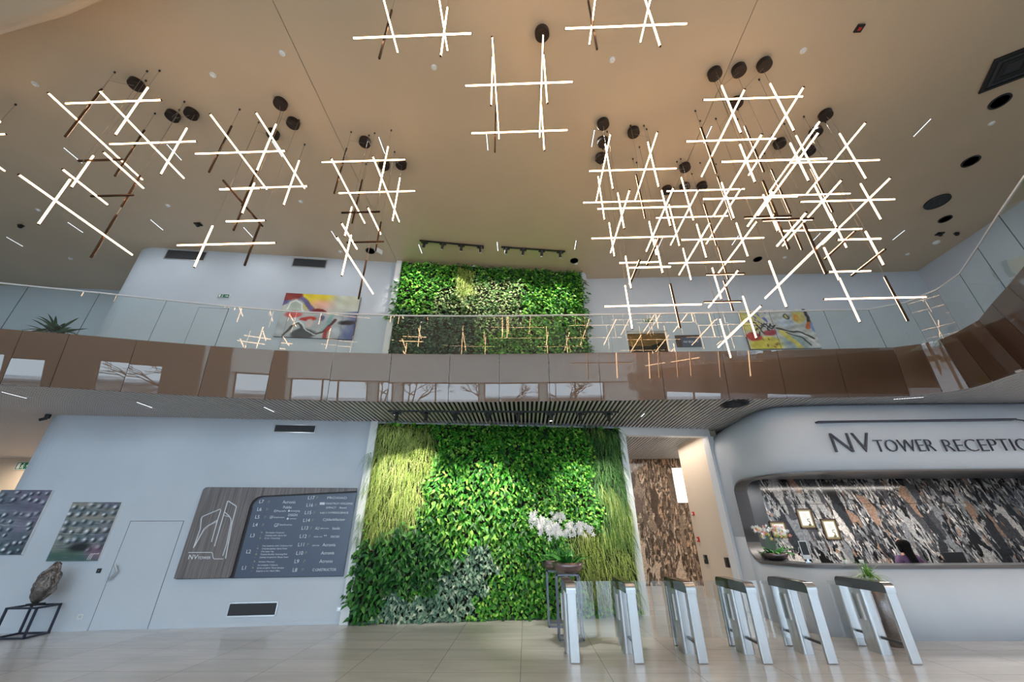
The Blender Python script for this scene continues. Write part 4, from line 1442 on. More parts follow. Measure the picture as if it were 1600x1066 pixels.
# ================================================================ directory sign
def arc_pts(cx, cz, r, a0, a1, n=10):
    return [(cx + r * math.cos(math.radians(a0 + (a1 - a0) * k / n)), cz + r * math.sin(math.radians(a0 + (a1 - a0) * k / n))) for k in range(n + 1)]


sg = thing('directory_sign', 'large wood and blue-grey tenant directory sign on the lower left wall', 'sign', (*W(1.7), .88))
Z0, Z1, UW = .884, 2.724, 3.478
wood = [(0, Z0)] + [(1.06, Z0)] + arc_pts(1.06, Z0 + .07, .07, -90, 0, 5)[1:] + [(1.13, 2.30)] + arc_pts(1.37, 2.30, .24, 180, 95, 10)[1:] + [(UW, 2.655), (UW, Z1)] + arc_pts(.09, Z1 - .09, .09, 90, 180, 6)
MB(M_W).xz_prism(wood, -.07, -.03).build('wood_panel', M_wood, sg)
MB(M_W).box(.02, UW, -.03, 0, Z0 - .012, Z1 - .02).build('black_backing', M_black, sg)
blue = [(1.20, Z0)] + [(1.20, 2.27)] + arc_pts(1.42, 2.27, .24, 180, 95, 10)[1:] + [(UW, 2.615), (UW, Z0)]
MB(M_W).xz_prism(blue, -.045, -.031).build('tenant_panel', M_sign_blue, sg)
# tower drawing and the name on the wood
lw = MB(M_W)
def stroke(pts, w=.011):
    lw.tube([(u, -.071, z) for u, z in pts], w, 6)
stroke([(.2, 1.463), (.217, 1.842), (.172, 2.048), (.178, 2.085), (.202, 2.105), (.515, 2.25), (.532, 2.235), (.525, 2.002), (.538, 1.577)])
stroke([(.2, 1.463), (.294, 1.842), (.364, 1.913), (.525, 2.02)], .009)
stroke([(.218, 1.50), (.30, 1.80), (.37, 1.90), (.525, 1.99)], .005)
stroke([(.625, 1.49), (.619, 2.424), (.64, 2.42), (.835, 2.315), (.845, 2.29), (.855, 1.947), (.931, 1.249)])
stroke([(.62, 2.19), (.74, 2.11), (.80, 2.05), (.826, 1.98), (.835, 1.875), (.865, 1.54), (.855, 1.304)], .009)
stroke([(.62, 2.12), (.76, 2.085), (.80, 2.05)], .006)
stroke([(.131, 1.376), (.6, 1.373), (.625, 1.36), (.645, 1.32), (.67, 1.265), (.70, 1.247), (.883, 1.245)], .008)
lw.build('tower_emblem', M_letter_white, sg)
O_ = .0715
text_mesh('name_lettering', [('NV', 0, 0, .128, .185), ('TOWER', .187, 0, .074, .265)], .1, wall_text_matrix(.165, 1.246, O_), M_letter_white, sg, extrude=.002, bold=.0006)
O2 = .0455
rows = [('L7', 1.30, 2.379), ('L6', 1.30, 2.213), ('L5', 1.30, 2.05), ('L4', 1.30, 1.887), ('L3', 1.30, 1.667), ('L2', 1.305, 1.346), ('L1', 1.305, 1.033),
        ('L17', 2.375, 2.465), ('L16', 2.375, 2.304), ('L15', 2.375, 2.141), ('L14', 2.375, 1.977), ('L13', 2.375, 1.815), ('L12', 2.375, 1.644), ('L11', 2.375, 1.475), ('L10', 2.375, 1.307), ('L9', 2.375, 1.144), ('L8', 2.375, .978)]
for b, u, z in rows:
    text_mesh('floor_number', [(b, 0, 0, .105, None)], .1, wall_text_matrix(u, z, O2), M_letter_white, sg, extrude=.0015)
pz = [(1.5, 2.379), (1.5, 2.213), (1.5, 2.05), (1.5, 1.887)] + [(2.57, z) for z in (2.472, 2.31, 2.147, 1.983, 1.82, 1.65, 1.481, 1.313, 1.15, .984)]
small = [(1.51, 1.745 - .058 * k) for k in range(3)] + [(1.51, 1.481 - .057 * k) for k in range(5)] + [(1.51, 1.17 - .06 * k) for k in range(4)]
for b, u, z, sz in [('P', u, z, .085) for u, z in pz] + [('\u25aa' if k % 2 else '\u25cf', u, z, .05) for k, (u, z) in enumerate(small)]:
    text_mesh('floor_icon', [(b, 0, 0, sz, None)], .1, wall_text_matrix(u, z, O2), M_letter_gold, sg, extrude=.0015)
ten = [('Acronis', 1.83, 2.375, .09, .288), ('Publix', 1.871, 2.265, .08, .19), ('\u00a9', 1.682, 2.185, .075, .06), ('Paysafe', 1.75, 2.195, .05, .20), ('\u25cf', 1.995, 2.192, .06, .04), ('emerging', 2.05, 2.198, .05, .21),
       ('DSIGN', 2.022, 2.10, .075, .20), ('GF', 1.625, 2.05, .085, .075), ('GlobalFoundries', 1.708, 2.062, .04, .24), ('\u25cf', 2.005, 2.025, .06, .045), ('connect', 2.07, 2.035, .042, .15),
       ('GF', 1.767, 1.875, .105, .095), ('GlobalFoundries', 1.875, 1.905, .045, .28),
       ('PROXIAD', 2.822, 2.474, .075, .45), ('\u25a0', 2.675, 2.345, .075, .115), ('MINSTROY HOLDING', 2.816, 2.352, .062, .615), ('EMPACT', 2.843, 2.262, .06, .22), ('4xxi', 3.135, 2.262, .06, .17),
       ('hdd // HYPERSCIENCE', 2.726, 2.152, .06, .64), ('C|', 2.817, 2.0, .075, .07), ('blankfactor', 2.906, 2.002, .075, .415), ('AU', 2.683, 1.814, .085, .085), ('adform team', 2.796, 1.828, .042, .19), ('bede', 3.071, 1.815, .08, .165),
       ('cellular tech', 2.685, 1.655, .042, .19), ('\u2022\u2022', 2.91, 1.66, .09, .06), ('ENCORE', 3.066, 1.646, .06, .19), ('alpha labs', 2.691, 1.478, .042, .16), ('Acronis', 2.915, 1.471, .09, .285), ('Acronis', 2.919, 1.308, .09, .285), ('Acronis', 2.916, 1.145, .09, .285),
       ('C\u00b7ONSTRUCTOR', 2.804, .984, .075, .505)]
for b, u, z, sz, w in ten:
    text_mesh('tenant_name', [(b, 0, 0, sz, w)], .1, wall_text_matrix(u, z, O2), M_letter_white, sg, extrude=.0015)
hall = [('Ресторант / Restaurant', 1.744, .40), ('Спортна зала / Sports Hall', 1.685, .455), ('Офис / Coworking', 1.629, .335), ('Конферентна зала / Conference Hall', 1.476, .632), ('Спортен център / Sports Center', 1.42, .545), ('Спа зона / Spa', 1.364, .27),
        ('Плувен басейн / Swimming Pool', 1.309, .565), ('Център за красота / Beauty Center', 1.252, .61), ('Аптека / Pharmacy', 1.165, .335), ('Кафетерия / Cafeteria', 1.10, .42), ('Бутик за цветя / Flower Boutique', 1.045, .565), ('Банков офис / Bank Office', .988, .49)]
for b, z, w in hall:
    text_mesh('facility_name', [(b, 0, 0, .042, w)], .1, wall_text_matrix(1.623, z, O2), M_letter_white, sg, extrude=.0015)

# ================================================================ paintings (pigment on canvas, as colours of the picture itself)
def srgb(a):
    a = np.asarray(a, float) / 255
    return np.where(a <= .04045, a / 12.92, ((a + .055) / 1.055) ** 2.4)


def canvas(name, label, M, w, h, th, fn, frame_mat, nx=200, ny=150):
    t = thing(name, label, 'painting', tuple(M @ Vector((w / 2, 0, 0))))
    MB(M).box(0, w, -th, 0, 0, h).build('stretcher', frame_mat, t)
    gx, gz = np.meshgrid(np.linspace(0, 1, nx), np.linspace(0, 1, ny))
    co = np.stack([gx.ravel() * w, np.full(nx * ny, -th - .002), gz.ravel() * h, np.ones(nx * ny)], 1)
    v = (np.array(M) @ co.T).T[:, :3]
    i = (np.arange(ny - 1)[:, None] * nx + np.arange(nx - 1)[None, :]).ravel()
    f = np.stack([i, i + 1, i + nx + 1, i + nx], 1)
    me_m, nt, p = new_mat(name + '_pigment')
    at = N(nt, 'ShaderNodeVertexColor', layer_name='Pigment')
    nt.links.new(at.outputs[0], p.inputs['Base Color'])
    p.inputs['Roughness'].default_value = .5
    o = np_mesh('canvas', v, f, me_m, t)
    col = srgb(fn(gx.ravel(), gz.ravel(), w / h))
    at_ = o.data.color_attributes.new('Pigment', 'FLOAT_COLOR', 'POINT')
    at_.data.foreach_set('color', np.concatenate([col, np.ones((len(col), 1))], 1).astype(np.float32).ravel())
    return t


def fbm(x, y, s, seed):
    r = np.random.default_rng(seed)
    o = np.zeros_like(x)
    for k in range(6):
        f = s * (1.35 ** k)
        a, b, c = r.normal(0, f), r.normal(0, f), r.random() * 6.28
        o += np.sin(a * x + b * y + c) / (1.25 ** k)
    return o / 3


def blend(c, m, col):
    m = np.clip(m, 0, 1)[:, None]
    return c * (1 - m) + np.array(col, float)[None, :] * m


def ell(x, y, cx, cy, rx, ry, rot=0, soft=.15):
    c, s = math.cos(rot), math.sin(rot)
    u, v = ((x - cx) * c + (y - cy) * s) / rx, (-(x - cx) * s + (y - cy) * c) / ry
    return np.clip((1 - np.sqrt(u * u + v * v)) / soft, 0, 1)


def line(x, y, pts, w, soft=.4):
    d = np.full_like(x, 9.)
    for (x0, y0), (x1, y1) in zip(pts, pts[1:]):
        dx, dy = x1 - x0, y1 - y0
        t = np.clip(((x - x0) * dx + (y - y0) * dy) / (dx * dx + dy * dy + 1e-9), 0, 1)
        d = np.minimum(d, np.hypot(x - x0 - t * dx, y - y0 - t * dy))
    return np.clip((w - d) / (w * soft), 0, 1)


def dots(seed, nx, ny, base, tint, skip):
    def fn(x, y, asp):
        c = np.tile(np.array(base, float), (len(x), 1)) + 26 * fbm(x, y, 5, seed)[:, None]
        c = blend(c, .5 + fbm(x * .4, y * 3, 6, seed + 1), tint[0])
        c = blend(c, .35 * (fbm(x * 3, y, 3, seed + 2) + x - .3), tint[1])
        c = blend(c, (.35 - y) * 1.2 + .3 * fbm(x, y, 5, seed + 3), tint[2])
        r = np.random.default_rng(seed)
        x, y = x + .014 * fbm(x, y, 9, seed + 5), y + .014 * fbm(x, y, 9, seed + 6)
        for i in range(nx):
            for j in range(ny):
                q = r.random()
                if skip(i, j):
                    continue
                cx, cy = (i + .5) / nx + .018 * r.normal(), (j + .5) / ny + .016 * r.normal()
                sc = .75 + .5 * r.random()
                rx, ry = .46 / nx * sc, .40 / ny * sc
                c = blend(c, (.5 + .5 * q) * ell(x, y, cx + .14 / nx, cy - .06 / ny, rx, ry, .3, .8), (20, 30, 40))
                c = blend(c, (.5 + .6 * q) * ell(x, y, cx - .14 / nx, cy + .06 / ny, rx * .8, ry * .8, .2, .9), (236, 242, 252))
        c = c + 40 * (fbm(x * .3, y * 4, 14, seed + 8) * fbm(x, y, 4, seed + 9))[:, None]
        c = blend(c, line(x, y, [(.0, .46), (.5, .45)], .006) * .6, (220, 210, 190))
        return np.clip(c, 0, 255)
    return fn


def dots_b(x, y, asp):
    c = dots(5, 6, 7, (104, 118, 126), [(146, 144, 134), (84, 60, 104), (26, 84, 80)], lambda i, j: j < 1 or (j == 1 and i < 3))(x, y, asp)
    c = blend(c, ell(x, y, .52, .22, .28, .10, .1, .6), (12, 18, 24))
    c = blend(c, .7 * ell(x, y, .3, .1, .4, .12, 0, .6), (58, 92, 78))
    c = blend(c, .6 * ell(x, y, .85, .14, .25, .16, 0, .7), (140, 88, 116))
    for k in range(3):                                            # the scribbled mark, lower right
        c = blend(c, line(x, y, [(.78 + .03 * k, .02), (.80 + .03 * k, .10), (.82 + .03 * k, .12)], .006), (235, 235, 235))
    c = blend(c, line(x, y, [(.88, .115), (.97, .118)], .005), (235, 235, 235))
    return c


canvas('painting', 'teal and grey dotted painting above the stone sculpture', M_W @ Matrix.Translation((-2.645, 0, 1.235)), 1.0, 1.16, .04, dots_b, M_white)
canvas('painting', 'grey dotted painting cut off by the left edge of the photo', M_W @ Matrix.Translation((-4.19, 0, 1.365)), 1.02, 1.28, .05,
       dots(9, 7, 9, (126, 136, 150), [(96, 106, 120), (120, 84, 118), (44, 78, 80)], lambda i, j: (j == 6) or (j in (2, 3, 4) and i in (0, 4, 5)) or (i == 1 and j > 6)), M_white)


def abstract_left(x, y, asp):
    wx, wy = x + .02 * fbm(x, y, 9, 3), y + .03 * fbm(x, y, 8, 4)
    c = np.tile(np.array((196, 200, 204), float), (len(x), 1)) + 18 * fbm(x, y, 8, 7)[:, None]
    c = blend(c, (wy - .45) * 3, (206, 208, 188))
    c = blend(c, 1.2 * ell(wx, wy, .35, .98, .34, .40, 0, .5), (240, 214, 60))
    c = blend(c, .8 * ell(wx, wy, .50, .76, .22, .18, 0, .7), (238, 178, 176))
    c = blend(c, 1.0 * ell(wx, wy, .10, .92, .15, .24, .3, .2), (142, 44, 34))
    c = blend(c, line(wx, wy, [(.24, .88), (.34, .72), (.42, .60)], .055), (112, 100, 150))
    c = blend(c, line(wx, wy, [(-.02, .72), (.05, .80)], .05), (112, 100, 150))
    c = blend(c, ell(wx, wy, .16, .68, .13, .22, 0, .25), (188, 200, 186))
    c = blend(c, line(wx, wy, [(.06, .60), (.10, .78), (.17, .84), (.24, .74), (.28, .58)], .014), (236, 238, 236))
    c = blend(c, ell(wx, wy, .50, .62, .12, .07, 0, .3), (128, 32, 34))
    c = blend(c, ell(wx, wy, .17, .50, .12, .09, .2, .3), (226, 96, 104))
    c = blend(c, ell(wx, wy, .38, .42, .13, .06, .3, .3), (206, 44, 38))
    c = blend(c, ell(wx, wy, .40, .32, .06, .11, 0, .3), (216, 196, 190))
    c = blend(c, ell(wx, wy, .54, .48, .09, .15, 0, .3), (186, 190, 202))
    c = blend(c, ell(wx, wy, .55, .46, .04, .08, 0, .4), (92, 96, 128))
    c = blend(c, line(wx, wy, [(.46, .05), (.56, .12), (.66, .34), (.68, .56)], .035), (146, 190, 190))
    c = blend(c, line(wx, wy, [(.50, .08), (.60, .14), (.66, .30), (.74, .44)], .022), (96, 40, 52))
    c = blend(c, line(wx, wy, [(.63, .0), (.66, .26)], .035), (176, 40, 44))
    c = blend(c, 1.3 * (wx - .74) * 3 * (wy < .62) + .5 * fbm(x, y, 7, 12) * (wx > .74) * (wy < .64), (86, 100, 152))
    c = blend(c, ell(wx, wy, .90, .38, .16, .07, .1, .5), (22, 28, 42))
    c = blend(c, ell(wx, wy, .78, .16, .07, .15, 0, .4), (198, 202, 212))
    c = blend(c, .9 * ell(wx, wy, .36, .06, .17, .16, .5, .3), (48, 54, 60))
    c = blend(c, line(wx, wy, [(.12, .02), (.18, .2), (.26, .30), (.32, .20), (.34, .04)], .02), (70, 74, 80))
    c = blend(c, line(wx, wy, [(.2, .24), (.28, .34), (.34, .22), (.44, .10), (.5, .06)], .012), (228, 232, 230))
    return np.clip(c + 14 * fbm(x, y, 16, 21)[:, None], 0, 255)


canvas('painting', 'abstract painting with yellow and red top on the upper left wall', M_W @ Matrix.Translation((.51, 0, 6.735)), 2.16, 1.46, .05, abstract_left, M_black)


def abstract_right(x, y, asp):
    wx, wy = x + .02 * fbm(x, y, 10, 31), y + .03 * fbm(x, y, 9, 32)
    c = np.tile(np.array((206, 206, 204), float), (len(x), 1)) + 20 * fbm(x, y, 9, 33)[:, None]
    c = blend(c, 1.2 * ell(wx, wy, .08, .72, .24, .38, 0, .5), (226, 214, 128))
    r = np.random.default_rng(4)
    for k in range(22):
        c = blend(c, ell(wx, wy, .02 + .34 * r.random(), .52 + .44 * r.random(), .014, .045, .3, .4), (92, 106, 190))
    c = blend(c, 1.1 * ell(wx, wy, .26, .10, .30, .24, .2, .35), (222, 206, 62))
    for k in range(9):
        c = blend(c, ell(wx, wy, .14 + .3 * r.random(), .04 + .2 * r.random(), .014, .035, .5, .4), (150, 84, 40))
    c = blend(c, ell(wx, wy, .10, .30, .12, .13, .5, .25), (206, 52, 40))
    c = blend(c, ell(wx, wy, .34, .40, .12, .08, .5, .3), (178, 44, 70))
    for k in range(16):
        a, b = .14 + .30 * r.random(), .42 + .22 * r.random()
        c = blend(c, line(wx, wy, [(a, b), (a + .05 * r.normal(), b + .09 * r.normal())], .015), (28, 26, 34))
    c = blend(c, 1.0 * ell(wx, wy, .66, .16, .26, .26, 0, .6), (158, 178, 186))
    c = blend(c, line(wx, wy, [(.52, .42), (.64, .20), (.72, .0)], .05), (226, 210, 104))
    c = blend(c, ell(wx, wy, .62, .64, .17, .14, .1, .4), (196, 206, 224))
    c = blend(c, line(wx, wy, [(.46, .50), (.62, .44), (.80, .38), (.96, .22)], .022), (24, 24, 28))
    c = blend(c, line(wx, wy, [(.58, .40), (.76, .28), (.88, .06)], .014), (30, 30, 36))
    c = blend(c, line(wx, wy, [(.80, .32), (.92, .18), (.99, .02)], .028), (236, 236, 240))
    c = blend(c, ell(wx, wy, .84, .80, .11, .18, 0, .25), (206, 190, 110))
    c = blend(c, ell(wx, wy, .80, .78, .05, .09, 0, .3), (224, 158, 56))
    c = blend(c, ell(wx, wy, .66, .80, .045, .09, 0, .3), (40, 40, 40))
    c = blend(c, ell(wx, wy, .66, .80, .026, .06, 0, .3), (206, 196, 120))
    c = blend(c, line(wx, wy, [(.94, .99), (.98, .80), (.96, .62)], .03), (26, 26, 34))
    c = blend(c, ell(wx, wy, .95, .58, .05, .12, -.3, .3), (216, 104, 56))
    c = blend(c, ell(wx, wy, .99, .52, .035, .18, 0, .4), (130, 158, 214))
    return np.clip(c + 26 * fbm(x, y, 22, 41)[:, None], 0, 255)


M_UR = Matrix.Translation((7.07, 11.118, 6.78))
canvas('painting', 'busy multicoloured abstract painting on the upper right wall behind the balcony glass', M_UR, 2.16, 1.40, .05, abstract_right, M_black, 190, 120)
# side-wall picture, turned to face the hall
M_SR = Matrix(((0, 1, 0, 13.438), (-1, 0, 0, 8.1), (0, 0, 1, 6.78), (0, 0, 0, 1)))
canvas('painting', 'bright abstract painting on the upper side wall at the right edge', M_SR, 2.1, 1.4, .05, lambda x, y, a: abstract_right(1 - x, 1 - y, a), M_black, 100, 70)

# ================================================================ reception lettering
rs = thing('reception_sign', 'raised dark lettering and bar on the white reception front', 'sign', (8.5, 8.56, 3.2))
M_R = Matrix(((1, 0, 0, 0), (0, 0, -1, 8.535), (0, 1, 0, 0), (0, 0, 0, 1)))
for it in [('NV', 6.55, 3.2, .60, .81), ('TOWER', 7.40, 3.2, .375, 1.215), ('RECEPTION', 8.81, 3.19, .375, 2.05)]:
    text_mesh('lettering', [it], .4, M_R, M_letter_dark, rs, extrude=.012, bold=-.0075)
MB().box(6.385, 10.55, 8.49, 8.60, 3.835, 3.865).tube([(10.55, 8.54, 3.85), (10.72, 8.54, 3.83), (10.84, 8.54, 3.72), (10.98, 8.54, 3.36), (11.12, 8.54, 3.23), (11.3, 8.54, 3.21), (12.2, 8.56, 3.21)], .016, 8).build('swoosh_bar', M_letter_dark, rs)

# ================================================================ turnstiles
def make_turnstile(xc, label, wings):
    t = thing('turnstile', label, 'turnstile', (xc, 7.19, 0), 'speed gate turnstiles in a row')
    T = Matrix.Translation((xc, 7.19, 0))
    for y in (0.0, 1.02):
        b = MB(T)
        b.box(-.072, .072, y, y + .06, 0, .875)
        b.build('leg', M_steel, t, bevel=.012)
    # arched cap: thick band with rounded shoulders, smoked glass flanks, coppery top
    prof = [(0, .862)] + arc_pts(.085, .915, .085, 180, 90, 8) + arc_pts(1.0, .915, .085, 90, 0, 8) + [(1.085, .862)]
    cap = MB(T)
    cap.v = [(-.074, y, z) for y, z in prof] + [(.074, y, z) for y, z in prof]
    k = len(prof)
    cap.f = [tuple(range(k)), tuple(range(2 * k - 1, k - 1, -1))] + [(i, k + i, k + (i + 1) % k, (i + 1) % k) for i in range(k)]
    cp = cap.build('cap', M_graphite, t)
    tp = [(0, .862), (0, .880)] + arc_pts(.085, .917, .0875, 180, 90, 8) + arc_pts(1.0, .917, .0875, 90, 0, 8) + [(1.087, .88), (1.087, .862)]
    for nm, seg, m_ in (('cap_end', tp[:9], M_steel), ('cap_top', tp[8:13], M_copper), ('cap_end', tp[12:], M_steel)):
        top = MB(T)
        for i, (y, z) in enumerate(seg):
            top.v += [(-.0755, y - .001, z + .0015), (.0755, y - .001, z + .0015)]
            if i:
                top.f.append((2 * i - 2, 2 * i - 1, 2 * i + 1, 2 * i))
        top.build(nm, m_, cp, smooth=True)
    cab = MB(T)
    r = .05
    pl = [(x, y) for x, y in arc_pts(-.045, .56, r, 180, 270, 6) + arc_pts(.045, .56, r, 270, 360, 6) + arc_pts(.045, .76, r, 0, 90, 6) + arc_pts(-.045, .76, r, 90, 180, 6)]
    cab.prism(pl, 0, .862)
    cab.build('cabinet', M_steel, t)
    for s in (-1, 1):
        MB(T).box(min(s * .095, s * .125), max(s * .095, s * .125), .575, .605, .43, .79).build('wing_clamp', M_white, t, bevel=.004)
        MB(T).box(min(s * .095, s * .118), max(s * .095, s * .118), .715, .745, .43, .79).build('wing_clamp', M_white, t, bevel=.004)
    for y0, y1 in ((.05, .53), (.79, 1.03)):
        MB(T).box(-.02, .02, y0, y1, .20, .235).build('foot_rail', M_steel_dark, t)
    for s, w in wings:
        x0, x1 = (.10, .10 + w) if s > 0 else (-.10 - w, -.10)
        gl = MB(T)
        gl.box(x0, x1, .652, .664, .185, .972)
        gl.build('glass_wing', M_lane_glass, t)


tl = [(.69, 'leftmost turnstile, beside the orchid stands', [(1, .335)]), (1.62, 'second turnstile from the left', [(-1, .335), (1, .335)]), (2.55, 'third turnstile from the left', [(-1, .335), (1, .335)]),
      (3.47, 'third turnstile from the right', [(-1, .335), (1, .335)]), (4.395, 'second turnstile from the right', [(-1, .335)]), (5.575, 'rightmost turnstile, in front of the tall metal planter', [(-1, .40)])]
for x, lb, wg in tl:
    make_turnstile(x, 'brushed steel turnstile with glass wings, ' + lb, wg)

# ================================================================ plant stands and plants
def frame_box(M, x0, x1, y0, y1, z1, r, diag=False):
    """thin square-bar frame: posts, top and bottom rings, as separate lists"""
    legs, ring = [], []
    for x in (x0, x1):
        for y in (y0, y1):
            legs.append(MB(M).box(x - r, x + r, y - r, y + r, 0, z1))
    for z in (r, z1 - r):
        m = MB(M)
        m.box(x0 - r, x1 + r, y0 - r, y0 + r, z - r, z + r).box(x0 - r, x1 + r, y1 - r, y1 + r, z - r, z + r)
        m.box(x0 - r, x0 + r, y0, y1, z - r, z + r).box(x1 - r, x1 + r, y0, y1, z - r, z + r)
        ring.append(m)
    return legs, ring


def stand(label, x0, x1, y0, y1, h, m, r, M=None, cat='plant stand', group=None):
    c = Vector(((x0 + x1) / 2, (y0 + y1) / 2, 0))
    if M is not None:
        c = M @ c
    t = thing('metal_stand', label, cat, tuple(c), group)
    legs, ring = frame_box(M, x0, x1, y0, y1, h, r)
    for l in legs:
        l.build('leg', m, t)
    ring[0].build('bottom_frame', m, t)
    ring[1].build('top_frame', m, t)
    return t


stand('tall thin grey steel stand, nearer of the two beside the turnstiles', .57, .99, 8.52, 8.90, 1.015, M_grey_frame, .013, group='tall orchid stands')
stand('tall thin grey steel stand, farther of the two by the green wall', .44, .84, 9.6, 10.0, .995, M_grey_frame, .013, group='tall orchid stands')


def petal_mesh(m, s):
    mb = MB()
    for k in range(5):
        a = k * 2 * PI / 5 + .3
        w = .62 if k % 2 else .50
        d, e = Vector((math.cos(a), 0, math.sin(a))), Vector((-math.sin(a), 0, math.cos(a)))
        pts = [Vector((0, 0, 0)), d * .45 * s - e * w * .5 * s, d * .92 * s - e * w * .25 * s + Vector((0, .10 * s, 0)), d * 1.0 * s + Vector((0, .14 * s, 0)), d * .92 * s + e * w * .25 * s + Vector((0, .10 * s, 0)), d * .45 * s + e * w * .5 * s]
        mb.add([tuple(p) for p in pts], [(0, 1, 2, 3), (0, 3, 4, 5)])
    mb.lathe([(.002, -.01), (s * .14, -.012), (s * .10, .004)], (0, -.02 * s, 0), 8)
    return raw_mesh('blossom', mb, m)


def leaf_blade(mb, base, az, el, L, w, bend, n=7):
    d = Vector((math.cos(az) * math.cos(el), math.sin(az) * math.cos(el), math.sin(el)))
    s = Vector((-math.sin(az), math.cos(az), 0))
    p = Vector(base)
    o = len(mb.v)
    for k in range(n + 1):
        t = k / n
        ww = w * (math.sin(PI * min(.12 + t * .88, 1)) ** .7) * .5 if k < n else .001
        up = s.cross(d).normalized()
        mb.v += [tuple(p - s * ww + up * ww * .35), tuple(p), tuple(p + s * ww + up * ww * .35)]
        if k:
            a = o + 3 * (k - 1)
            mb.f += [(a, a + 1, a + 4, a + 3), (a + 1, a + 2, a + 5, a + 4)]
        p = p + d * (L / n)
        d = (d + Vector((0, 0, -bend / n))).normalized()


def orchid(label, c, rb, hb, n_stems, zmin, zmax, spread, mats, seed, group, leaves=11, fs=.045, per=7, lean=0.0):
    r_ = random.Random(seed)
    t = thing('potted_orchid', label, 'orchid', tuple(c), group)
    x, y, z = c
    MB().lathe([(rb * .40, 0), (rb * .62, .012), (rb * .88, hb * .45), (rb, hb), (rb * .96, hb * 1.0), (rb * .84, hb * .55), (rb * .3, hb * .4)], c, 36).build('bowl', M_bowl, t, smooth=True)
    MB().lathe([(.01, hb * .80), (rb * .90, hb * .80), (rb * .90, hb * .82), (.01, hb * .84)], c, 24).build('soil', M_soil, t)
    for k in range(leaves):
        mb = MB()
        az = k * 2.4 + r_.random()
        leaf_blade(mb, (x + rb * .3 * math.cos(az), y + rb * .3 * math.sin(az), z + hb * .8), az, .35 + .7 * r_.random(), rb * (1.0 + .5 * r_.random()), rb * .34, 1.2)
        mb.build('leaf', M_leafdark, t, smooth=True)
    ms = [petal_mesh(m_, fs) for m_ in mats]
    for k in range(n_stems):
        az = r_.random() * 2 * PI
        top = Vector((x + lean + spread * (2 * (k + .5) / n_stems - 1) + .03 * r_.normalvariate(0, 1), y - .10 + .16 * r_.random(), zmin + (zmax - zmin) * (.55 + .45 * r_.random())))
        b = Vector((x + rb * .45 * (2 * (k + .5) / n_stems - 1), y + rb * .25 * (r_.random() - .5), z + hb * .8))
        sgn = 1 if top.x > x + lean else -1
        tip = top + Vector((sgn * .13 * (spread / .3), -.05, -.05 - .08 * r_.random()))
        st = [b, b.lerp(top, .5) + Vector((0, 0, .05)), top, tip]
        MB().tube(st, .0045, 5).build('stem', M_leafdark, t)
        for j in range(per):
            u = j / max(per - 1, 1)
            q = top.lerp(tip, u) if u > .35 else b.lerp(top, .86 + .4 * u)
            q = q + Vector((r_.normalvariate(0, .035), r_.normalvariate(-.03, .03), r_.normalvariate(0, .04)))
            o = put('blossom', ms[(k + j * (len(ms) > 1) * (j % 3 == 0)) % len(ms)], q - Vector(c), t)
            o.rotation_euler = (r_.uniform(-.5, .3), r_.uniform(-.4, .4), r_.uniform(-.7, .7))
            o.scale = (1, 1, 1)


orchid('white orchids in a wide bronze bowl on the nearer stand', (.80, 8.71, 1.015), .31, .19, 11, 1.52, 1.98, .38, [M_petal], 3, 'white orchid bowls on stands', fs=.055, per=8)
orchid('white orchids in a bronze bowl on the farther stand, half hidden', (.62, 9.8, .995), .31, .19, 8, 1.56, 2.16, .30, [M_petal], 5, 'white orchid bowls on stands', fs=.058, per=9, lean=-.16)
orchid('white, pink and yellow orchids in a copper bowl on the reception counter', (5.66, 10.2, 1.137), .26, .15, 10, 1.52, 1.86, .28, [M_petal, M_petal, M_petal_pink, M_petal_yellow], 8, None, leaves=16, fs=.042, per=8, lean=-.04)

# counter inside the reception opening
mb = MB()
ct = [(p.x + nn.x * .03, p.y + nn.y * .03) for s, p, nn in ss if s > S0 - .5] + [(p.x + nn.x * .62, p.y + nn.y * .62) for s, p, nn in reversed(ss) if s > S0 + .55] + [(6.0, 11.3), (5.45, 11.2)]
struct(MB().prism(ct, 1.09, 1.137), 'trim_counter', M_inner)

# spider plant in a tall hammered planter
t = thing('tall_planter', 'tall dark hammered metal planter with spider plant behind the last turnstile', 'planter', (6.13, 8.22, 0))
MB().lathe([(.13, 0), (.145, .01), (.165, .5), (.17, .93), (.15, .93), (.14, .85)], (6.13, 8.22, 0), 32).build('vase', M_planter, t, smooth=True)
MB().lathe([(.05, .86), (.065, .87), (.085, 1.0), (.075, 1.0), (.06, .93)], (6.09, 8.22, 0), 20).build('inner_pot', M_sign_white, t, smooth=True)
r_ = random.Random(2)
mb = MB()
for k in range(70):
    leaf_blade(mb, (6.09 + .03 * r_.normalvariate(0, 1), 8.22 + .03 * r_.normalvariate(0, 1), .96), r_.random() * 6.28, r_.uniform(.3, 1.45), r_.uniform(.20, .42), .02, r_.uniform(1.2, 2.6), 6)
tag(mb.build('foliage', leaf_material('spider_plant_leaf', lin(60, 120, 40), lin(110, 170, 66), lin(190, 214, 120)), t, smooth=True), kind='stuff')

